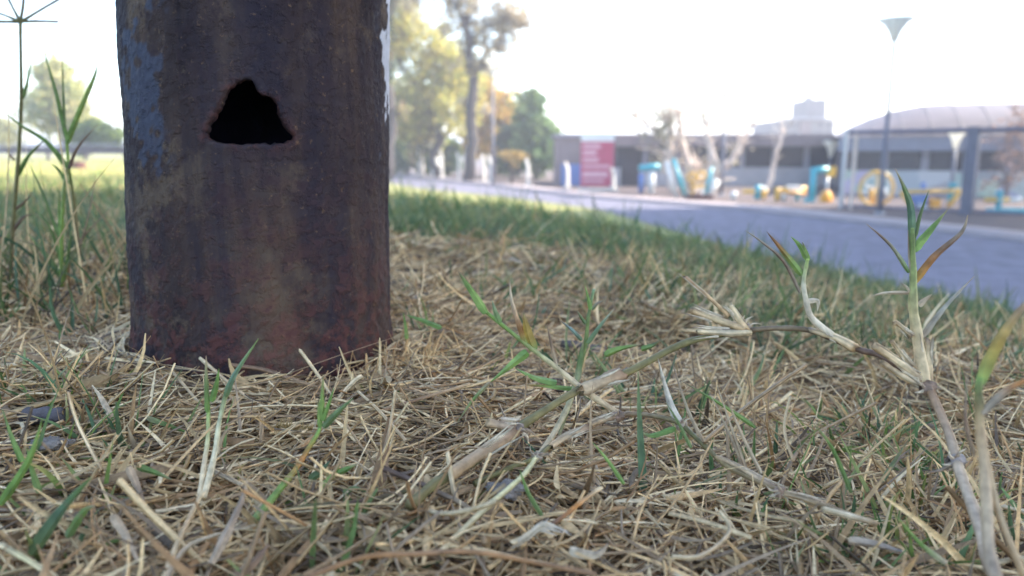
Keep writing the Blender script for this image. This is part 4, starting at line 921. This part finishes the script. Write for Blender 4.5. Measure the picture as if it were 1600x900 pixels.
for pts, w_, c_ in (([(1426, 396), (1424, 330), (1414, 296), (1399, 264)], 14, [BG, (.13, .21, .13), BG]), ([(1430, 370), (1438, 336), (1451, 298)], 8, [BG, BG]), ([(1426, 392), (1448, 366), (1480, 328)], 17, [GN, LG, (.16, .27, .07)]), ([(1428, 444), (1460, 402), (1502, 364), (1512, 336)], 14, [YE, OR_, BR, GY]),
                    ([(1420, 426), (1392, 384), (1354, 350)], 8, [GN, (.3, .3, .18), BR]), ([(1420, 458), (1384, 458), (1360, 463)], 7, [TN, CR, TN]), ([(1436, 478), (1446, 468), (1456, 460)], 11, [CR, TN]), ([(1442, 526), (1476, 480), (1522, 432)], 11, [GY, (.36, .33, .26), GY]), ([(1422, 456), (1416, 448), (1408, 442)], 6, [CR, CR]), ([(1424, 440), (1420, 400), (1419, 360)], 4, [CR, GY])):
    blade(pa, pts, .247, w_, c_, blunt=.12)
for pts, w0, w1 in (([(1368, 540), (1404, 566), (1440, 592)], 14, 18), ([(1378, 566), (1410, 588), (1446, 604)], 12, 14), ([(1394, 534), (1408, 552), (1424, 572)], 9, 10), ([(1398, 503), (1410, 512), (1424, 524)], 10, 8), ([(1450, 602), (1450, 560), (1448, 530)], 16, 9)):
    stalk(pa, [(a, b_, .246) for a, b_ in pts], .246, w0, w1, [TN, CR, (.34, .26, .19)], 'cut_stub')
blade(pa, [(1490, 722), (1470, 735), (1448, 738)], .212, 9, [GY, BR], 'dry_leaf', mat='straw')

pc = thing('green_side_shoot', 'leafy green shoot leaning left off the runner joint, one leaf orange', 'grass plant', gbase(902, 606, .268))
stalk(pc, [(976, 652, .262), (938, 628, .264), (901, 600, .266), (866, 572, .268), (834, 547, .27), (780, 504, .272), (759, 487, .273)], .268, 13, 7, [TN, CR, CR, (.34, .33, .18), GN, GN])
for pts, w_, c_ in (([(760, 489), (738, 455), (716, 424)], 17, [GN, LG, GN]), ([(781, 506), (774, 488), (769, 470)], 12, [GN, (.3, .33, .2)]), ([(834, 548), (824, 519), (818, 488)], 22, [GN, YE, YE]), ([(823, 538), (812, 508), (800, 470), (796, 436)], 12, [LG, OR_, (.5, .34, .2), CR]), ([(824, 550), (802, 568), (766, 597)], 18, [GN, LG, GN]),
                    ([(870, 597), (837, 590), (806, 576)], 15, [GN, LG, GN]), ([(899, 608), (862, 604), (820, 601)], 10, [GN, LG, OR_]), ([(870, 572), (862, 540), (855, 508)], 8, [CR, TN, BR]), ([(766, 597), (748, 615), (732, 634), (705, 676)], 8, [TN, GN, TN])):
    blade(pc, pts, .27, w_, c_)
pd_ = thing('upright_green_shoot', 'slim upright green shoot with short clipped side leaves, centre of picture', 'grass plant', gbase(840, 715, .24))
stalk(pd_, [(840, 715, .24), (855, 694, .248), (887, 636, .262), (901, 593, .27), (915, 536, .272), (919, 497, .272), (928, 452, .272)], .265, 14, 6, [CR, CR, (.42, .42, .28), BG, BG, (.2, .28, .16)])
for pts, w_, c_ in (([(917, 537), (938, 508), (960, 482)], 9, [BG, (.2, .28, .16), CR]), ([(923, 484), (919, 466), (914, 446)], 8, [GN, LG]), ([(925, 484), (934, 474), (943, 470)], 7, [BG, GY]), ([(915, 506), (908, 496), (902, 486)], 7, [BG, BG]), ([(909, 532), (892, 514), (874, 500)], 8, [BG, (.25, .33, .28)]), ([(901, 596), (906, 560), (912, 530)], 13, [CR, BG, BG]), ([(894, 616), (880, 660), (868, 700)], 12, [LG, CR])):
    blade(pd_, pts, .27, w_, c_)
pe = thing('grass_runner', 'low brown grass runner snaking through the straw below the arching one', 'grass plant', gbase(1221, 768, .21))
stalk(pe, [(741, 756, .215), (800, 730, .225), (840, 714, .235), (862, 696, .243), (915, 668, .252), (965, 650, .258), (997, 647, .259), (1040, 654, .256), (1065, 664, .252), (1097, 693, .242), (1138, 729, .23), (1221, 768, .213), (1289, 790, .204), (1364, 817, .195)], .24, 11, 10, [OL, OL, BR, (.2, .16, .1), OL, (.3, .22, .13), (.36, .27, .17)])
for a in ((860, 698, .242, 918, 667, .252), (920, 664, .253, 962, 650, .258), (1120, 714, .235, 1215, 764, .215), (1225, 770, .212, 1285, 788, .205)):
    stalk(pe, [(a[0], a[1], a[2]), ((a[0] + a[3]) / 2, (a[1] + a[4]) / 2 - 2, (a[2] + a[5]) / 2), (a[3], a[4], a[5])], a[2], 12, 15, [TN, (.44, .35, .25), BR], 'sheath')
node(pe, 840, 714, .235, 13, GY); node(pe, 968, 650, .258, 12); node(pe, 1066, 664, .252, 11, GY); node(pe, 1219, 768, .213, 12)
blade(pe, [(1062, 662, .253), (1047, 630, .258), (1028, 560, .262)], .257, 17, [CR, (.6, .52, .4), CR], 'dry_leaf', mat='straw')
blade(pe, [(1055, 668, .253), (1020, 680, .25), (1003, 676, .25)], .252, 13, [GN, GN])
for pts in ([(1040, 628), (1062, 664), (1080, 700)], [(1048, 560), (1075, 640), (1100, 690)], [(1120, 600), (1150, 690), (1175, 760)], [(1128, 604), (1160, 680), (1190, 740)], [(1108, 612), (1150, 700), (1160, 735)]):
    blade(pe, [(a, b_) for a, b_ in reversed(pts)], .235, 8, random.choice([[BG, BG], [CR, TN], [TN, CR], [GN, BG]]))
pf = thing('green_shoot', 'green shoot with rust spotted stem left of the lower runner', 'grass plant', gbase(395, 815, .19))
stalk(pf, [(395, 815, .19), (431, 772, .2), (457, 740, .213), (480, 704, .225), (498, 673, .232), (501, 646, .235)], .215, 17, 7, [BG, GN, OR_, GN, GN])
for pts, w_, c_ in (([(501, 668), (499, 644), (497, 622)], 10, [GN, LG]), ([(503, 655), (504, 620), (505, 585)], 11, [GN, LG]), ([(505, 658), (514, 632), (522, 606)], 10, [GN, GN]), ([(505, 668), (528, 644), (552, 622)], 15, [BG, BG]), ([(484, 750), (500, 738), (516, 720)], 17, [BG, (.13, .21, .12)]), ([(446, 790), (480, 778), (520, 760)], 17, [GN, GN, BG]), ([(420, 806), (470, 806), (510, 796)], 13, [GN, BG]), ([(500, 764), (520, 742), (530, 728)], 13, [LG, GN]), ([(536, 770), (555, 762), (575, 770)], 12, [BG, BG]), ([(528, 740), (545, 732), (560, 724)], 12, [GN, GN])):
    blade(pf, pts, .215, w_, c_)
stalk(pf, [(400, 806, .192), (480, 792, .2), (560, 784, .203), (640, 768, .21)], .2, 11, 11, [PU, OL, PU, OL], 'runner')
pg = thing('green_shoot', 'two bladed green shoot with cream stalks in front of the pole', 'grass plant', gbase(316, 770, .21))
stalk(pg, [(312, 775, .207), (320, 720, .22), (324, 690, .225), (326, 640, .23)], .222, 12, 7, [CR, CR, (.4, .4, .24), GN]); stalk(pg, [(318, 778, .205), (336, 708, .222), (342, 662, .228), (353, 616, .232)], .222, 12, 8, [CR, (.6, .55, .4), (.4, .42, .3), BG])
for pts, w_, c_ in (([(325, 644), (323, 600), (322, 556)], 11, [GN, BG]), ([(330, 628), (338, 600), (342, 576)], 12, [GN, GN]), ([(352, 620), (366, 586), (404, 529)], 13, [BG, (.16, .24, .15), LG]), ([(340, 710), (350, 680), (364, 664)], 8, [CR, TN])):
    blade(pg, pts, .229, w_, c_)
ph = thing('tall_weed', 'tall thin finger grass with star shaped seed head at left', 'grass plant', gbase(15, 440, .52))
stalk(ph, [(14, 452, .52), (20, 352, .52), (27, 274, .52), (33, 156, .52), (32, 34, .52)], .52, 8, 5.5, [PU, OL, OL, OL])
for pts in ([(32, 34), (60, 33), (91, 34)], [(32, 34), (0, 34), (-20, 33)], [(32, 34), (66, 14), (108, -10)], [(32, 34), (20, 12), (8, -12)], [(32, 34), (8, 24), (-12, 18)], [(32, 34), (36, 8), (38, -16)]):
    stalk(ph, pts, .52, 5.5, 4, [OL, PU], 'seed_spike')
for pts, w_, c_ in (([(34, 156), (42, 132), (49, 93)], 7, [BG, GN]), ([(27, 276), (44, 244), (73, 215)], 8, [GN, GN]), ([(24, 250), (16, 244), (10, 234)], 4, [OL, BR]), ([(20, 330), (36, 318), (50, 302)], 6, [BR, BR]), ([(18, 364), (36, 340), (52, 334)], 6, [PU, BR])):
    blade(ph, pts, .52, w_, c_)
pi_ = thing('tall_weed', 'tall green weed with long splayed blades beside the pole\'s left edge', 'grass plant', gbase(104, 440, .51))
stalk(pi_, [(124, 400, .51), (115, 310, .51), (107, 259, .51), (104, 210, .51)], .51, 7, 5, [PU, OL, GN, GN]); stalk(pi_, [(96, 448, .5), (96, 372, .5), (100, 300, .5), (105, 262, .51)], .5, 7, 5, [GN, GN, OL])
for pts, w_, c_ in (([(104, 216), (88, 147), (66, 71)], 8, [GN, BG]), ([(102, 200), (99, 140), (97, 88)], 5, [BG, BG]), ([(105, 224), (122, 181), (147, 122), (152, 100)], 11, [GN, LG, BG]), ([(106, 262), (73, 222), (36, 198), (0, 171)], 9, [GN, GN, BG]), ([(108, 264), (122, 230), (154, 193)], 6, [PU, BR]), ([(106, 288), (92, 266), (80, 256)], 8, [GN, BG]),
                    ([(95, 376), (68, 303), (44, 254)], 7, [GN, BG]), ([(93, 366), (92, 320), (91, 288)], 5, [GN, GN]), ([(97, 420), (80, 360), (50, 320)], 6, [GN, BG]), ([(96, 430), (66, 390), (20, 372)], 6, [GN, BR]), ([(98, 430), (130, 370), (190, 310)], 5, [GN, BR]), ([(124, 390), (140, 330), (150, 270)], 4, [BR, GY]), ([(97, 440), (70, 400), (40, 360)], 6, [BG, GN]), ([(100, 440), (108, 390), (112, 350)], 6, [GN, BG])):
    blade(pi_, pts, .505, w_, c_)
pj = thing('coarse_shoot', 'thick blurred tan shoot with green and orange leaf at right edge', 'grass plant', gbase(1545, 880, .16))
stalk(pj, [(1556, 905, .155), (1544, 840, .162), (1536, 711, .17), (1530, 650, .173), (1529, 612, .174), (1532, 590, .175)], .168, 27, 13, [(.34, .27, .22), (.40, .32, .24), TN, OL, GN])
blade(pj, [(1530, 600), (1548, 556), (1576, 508), (1604, 474), (1640, 440)], .175, 23, [LG, YE, (.46, .3, .16), TN], tilt=.2)
blade(pj, [(1534, 646), (1568, 613), (1604, 594), (1640, 590)], .172, 15, [GY, GY, OR_, OR_], tilt=.2)
blade(pj, [(1523, 714), (1508, 658), (1512, 583)], .172, 9, [TN, BR, GY], mat='straw')
stalk(pj, [(1600, 900, .16), (1560, 800, .165), (1540, 700, .17)], .165, 14, 10, [TN, GY, TN], 'stem')

def straw(label, pts, d, w_, cs, flat=False, name='dry_grass_stem'):
    q = pts[0]; b_ = gbase(q[0], q[1], d); o_ = thing(name, label, 'dry stem' if not flat else 'dry leaf', b_)
    if flat: blade(o_, pts, d, w_, cs, 'dry_blade', mat='straw', blunt=.2)
    else: stalk(o_, pts, d, w_, w_ * .8, cs, 'stalk')
    return o_
straw('long tan stem crossing the cream shoots before the pole', [(268, 578, .31), (319, 639, .285), (368, 702, .255), (430, 753, .225)], .27, 8, [TN, CR, CR])
straw('thin pale stem slanting right from the pole foot', [(313, 560, .315), (368, 607, .295), (426, 644, .28)], .295, 7, [CR, TN, CR])
straw('brown twig leaning along the front foot of the pole', [(359, 570, .318), (411, 578, .318), (457, 592, .314), (494, 606, .31)], .315, 10, [BR, (.3, .2, .14), TN])
straw('curled cream stem right of the pole foot', [(566, 588, .305), (552, 598, .302), (535, 616, .296), (519, 640, .285)], .295, 11, [CR, CR, TN])
straw('short thick cream stem under the cream shoots', [(320, 728, .225), (350, 745, .22), (382, 760, .216)], .22, 11, [CR, (.6, .5, .38), CR])
straw('upright thin straw right of the rust spotted shoot', [(584, 757, .215), (602, 700, .228), (612, 650, .24), (618, 610, .242)], .23, 7, [PU, TN, CR])
straw('long straight pale yellow stem in the lower centre', [(684, 866, .178), (768, 787, .193), (821, 738, .206), (838, 716, .21)], .19, 14, [CR, (.52, .5, .3), (.5, .46, .28)])
straw('upright cut cream stem left of centre', [(713, 782, .205), (706, 748, .21), (699, 708, .214)], .21, 11, [TN, CR, CR])
straw('purplish brown runner piece in the lower centre', [(600, 733, .215), (673, 764, .208), (730, 794, .2), (758, 850, .186)], .203, 13, [PU, (.2, .15, .13), GY, TN])
straw('blurred orange brown stem along the bottom edge', [(470, 905, .158), (560, 873, .161), (640, 866, .162), (730, 862, .162), (825, 877, .161), (930, 897, .158)], .16, 12, [BR, (.38, .21, .1), (.33, .2, .12), (.38, .21, .1), BR])
straw('split pale stem end with frayed tip at lower centre', [(800, 848, .182), (858, 822, .187), (900, 790, .192), (940, 762, .196)], .188, 10, [CR, PU, OR_, CR])
straw('thin upright straw bent at left of centre', [(160, 735, .215), (122, 664, .228), (107, 612, .232)], .225, 8, [TN, CR, TN])
straw('cream flat stem standing at left', [(174, 652, .25), (158, 622, .256), (144, 602, .258)], .255, 12, [TN, CR], True, 'dry_leaf')
straw('broad tan dry leaf at lower left', [(176, 804, .183), (198, 838, .178), (226, 900, .168)], .176, 20, [TN, (.42, .31, .2), TN], True, 'dry_leaf')
straw('twisted brown dry leaf above the broad tan one', [(200, 730, .203), (214, 760, .2), (230, 800, .194)], .2, 17, [TN, BR], True, 'dry_leaf')
straw('pale stem slanting up at lower left', [(0, 852, .17), (40, 872, .167), (90, 906, .162)], .167, 14, [CR, (.55, .5, .3), CR])
straw('forked cream straw at lower middle', [(255, 905, .163), (280, 845, .175), (300, 800, .185), (318, 770, .19)], .178, 12, [CR, TN, CR])
straw('tan curved leaf below the rust spotted shoot', [(330, 880, .165), (360, 820, .175), (378, 780, .18), (386, 752, .185)], .175, 18, [TN, (.36, .26, .18), TN], True, 'dry_leaf')
straw('two toned straw leaning right at bottom left', [(262, 904, .16), (300, 850, .17), (400, 820, .18)], .17, 12, [TN, CR], True, 'dry_leaf')
straw('dry brown leaf with dark edge at lower middle', [(370, 900, .16), (400, 875, .163), (420, 850, .166)], .162, 22, [(.32, .2, .12), BR], True, 'dry_leaf')
straw('tan stem running up to the right foot of the pole', [(635, 690, .24), (590, 640, .27), (560, 612, .29)], .265, 7, [TN, CR])
straw('long thin straw lying flat right of the pole', [(556, 655, .27), (640, 628, .28), (735, 600, .29)], .28, 7, [TN, BR, TN])
straw('pale chipped straw in the lower right litter', [(1286, 796, .2), (1330, 806, .197), (1368, 818, .195)], .197, 14, [CR, (.55, .47, .36), TN])
straw('flat grey bark like strip at lower right', [(1326, 846, .185), (1370, 852, .184), (1410, 862, .182)], .184, 20, [GY, (.25, .21, .19)], True, 'dry_leaf')
straw('pale bent straw at the bottom right', [(1050, 870, .175), (1095, 868, .175), (1140, 830, .185), (1125, 800, .19)], .18, 10, [CR, GY, CR])
straw('thin straw upright before the lower right litter', [(1240, 720, .215), (1225, 670, .225), (1235, 620, .228)], .222, 7, [TN, CR])
straw('slanting straw under the arching runner', [(1100, 690, .24), (1160, 640, .26), (1260, 570, .275)], .26, 8, [TN, GY, TN])
straw('pale flat leaf scrap lying at bottom centre', [(890, 858, .176), (930, 866, .175), (950, 850, .178)], .176, 22, [CR, TN], True, 'dry_leaf')
# frayed white sheath at the lower centre
fr = thing('frayed_sheath', 'frayed whitish grass sheath lying at lower centre', 'dry leaf', gbase(830, 845, .18))
for k in range(9):
    a0 = 796 + k * 4; blade(fr, [(800 + k * 3, 856 - k * 2), (826 + k * 3, 836 - k * 2 + random.uniform(-4, 4)), (846 + k * 6, 812 + random.uniform(-6, 26))], .182, 9, [GY, CR, (.6, .54, .46)], 'fibre', mat='straw')
# foxtail seed head
fx_ = thing('foxtail_head', 'fuzzy golden brown seed head lying before the pole', 'seed head', gbase(460, 672, .262))
stalk(fx_, [(380, 664, .265), (428, 667, .264), (460, 670, .262), (489, 677, .26)], .262, 5, 4, [TN, TN], 'stem')
mbf = MB()
for k in range(240):
    t_ = random.random(); c0 = P(430 + 58 * t_, 667 + 9 * t_, .262); dv = Vector((random.gauss(.45, .4), random.gauss(0, .6), random.gauss(0, .6))).normalized()
    ln = .0036 * random.uniform(.6, 1.2) * (1.15 - .5 * abs(t_ - .6)); mbf.tube([c0, c0 + dv * ln], [.00022, .00006], 3, False, [(.36, .23, .08), (.46, .31, .12)])
b_o = mbf.build('bristles', M['straw'], fx_, False, True); b_o['kind'] = 'stuff'
# loose green leaves in the litter
gb = [('dark green leaf lying flat at lower left', [(214, 730), (240, 738), (270, 750)], .212, 14, [BG, GN]), ('mottled green blade lying left of the cream shoots', [(230, 652), (262, 664), (298, 678)], .258, 11, [(.4, .36, .2), GN, GN]), ('bright green blade standing in the lower centre right', [(975, 756), (950, 720), (925, 690)], .218, 9, [GN, LG]),
      ('thin green blade slanting in front of pale yellow stem', [(848, 806), (826, 770), (812, 735)], .2, 11, [BG, GN]), ('green leaf lying behind the slim upright shoot', [(945, 556), (968, 546), (1002, 538)], .31, 15, [GN, LG, GN]), ('pair like green blade right of the slim shoot', [(1002, 546), (1020, 540), (1034, 530)], .31, 11, [GN, BG]),
      ('blurred blue green blade at the bottom left corner', [(50, 868), (95, 800), (142, 746)], .172, 27, [BG, (.12, .2, .12), GN]), ('green blade crossing the left edge low down', [(0, 790), (44, 722), (66, 656)], .19, 17, [GN, GN, LG]), ('short green blade at the left edge', [(34, 722), (20, 690), (4, 640)], .21, 12, [GN, BG]), ('dark green blade beside the left edge blades', [(62, 770), (52, 740), (42, 700)], .2, 13, [BG, GN]),
      ('long green blade under the arching runner at right', [(1180, 668), (1130, 634), (1066, 596)], .255, 9, [GN, LG, GN]), ('green blade low at the right litter', [(1330, 770), (1300, 700), (1270, 660)], .215, 9, [BG, GN]), ('thin green blade at lower right', [(1480, 880), (1440, 850), (1400, 806)], .18, 13, [CR, GN, LG]), ('green blade right of the pole foot', [(636, 530), (634, 510), (630, 488)], .36, 8, [LG, GN]),
      ('low green leaf right of the pole foot', [(690, 512), (660, 500), (634, 492)], .36, 11, [GN, GN]), ('short blue green blade at bottom left', [(104, 840), (130, 800), (150, 790)], .178, 18, [BG, GN])]
for lb_, pts, d, w_, cs in gb:
    o_ = thing('loose_blade', lb_, 'grass blade', gbase(pts[0][0], pts[0][1], d)); blade(o_, pts, d, w_, cs)
# dark stick, clods, chips
def lump(name, label, px, py, d, rx, ry, rz_, mat, seed, cat):
    r2 = np.random.default_rng(seed); bm = bmesh.new(); bmesh.ops.create_icosphere(bm, subdivisions=4, radius=1)
    k1 = r2.uniform(-4, 4, (8, 3)); ph_ = r2.uniform(0, 6, 8)
    for v_ in bm.verts:
        s = 1 + sum(math.sin(sum(k1[q][c_] * v_.co[c_] for c_ in range(3)) * (1 + q * .8) + ph_[q]) * .13 / (1 + q * .25) for q in range(8)) + random.uniform(-.035, .035); v_.co = v_.co * s
    for v_ in bm.verts: v_.co = Vector((v_.co.x * pxm(rx, d), v_.co.y * pxm(ry, d), v_.co.z * pxm(rz_, d)))
    me = bpy.data.meshes.new(name); bm.to_mesh(me); bm.free(); me.polygons.foreach_set("use_smooth", [True] * len(me.polygons)); me.materials.append(M[mat])
    o_ = bpy.data.objects.new(name, me); col.objects.link(o_); o_.location = P(px, py, d); tag(o_, label, cat); return o_
s0 = P(34, 650, .262); s1 = P(100, 649, .26)
mb = MB().tube([s0 + (s1 - s0) * k / 7 + Vector((0, 0, .0006 * math.sin(k * 2.1))) for k in range(8)], [.0022, .0029, .003, .0028, .003, .0029, .003, .0024], 12)
tag(mb.build('broken_stick', M['darkwood'], None, True), 'short thick dark stick lying at far left', 'stick')
s0 = P(880, 479, .44); s1 = P(978, 470, .455); s0.z = gz(s0.x, s0.y) + .0035; s1.z = gz(s1.x, s1.y) + .004
mb = MB().tube([s0 + (s1 - s0) * k / 7 + Vector((0, 0, .0005 * math.sin(k * 1.7))) for k in range(8)], [.0030, .0038, .0036, .0040, .0037, .0038, .0034, .0026], 12)
tag(mb.build('broken_stick', M['darkwood'], None, True), 'grey stick lying on the bare soil behind the slim green shoot', 'stick')
lump('soil_clod', 'grey brown clod beside the dark stick', 76, 694, .235, 32, 18, 9, 'clod', 1, 'clod'); 
lump('soil_clod', 'dark clod lying below the pale yellow stem', 792, 764, .212, 30, 20, 12, 'clod', 4, 'clod')
for o_ in bpy.data.objects:
    if '_off' in o_: del o_['_off']
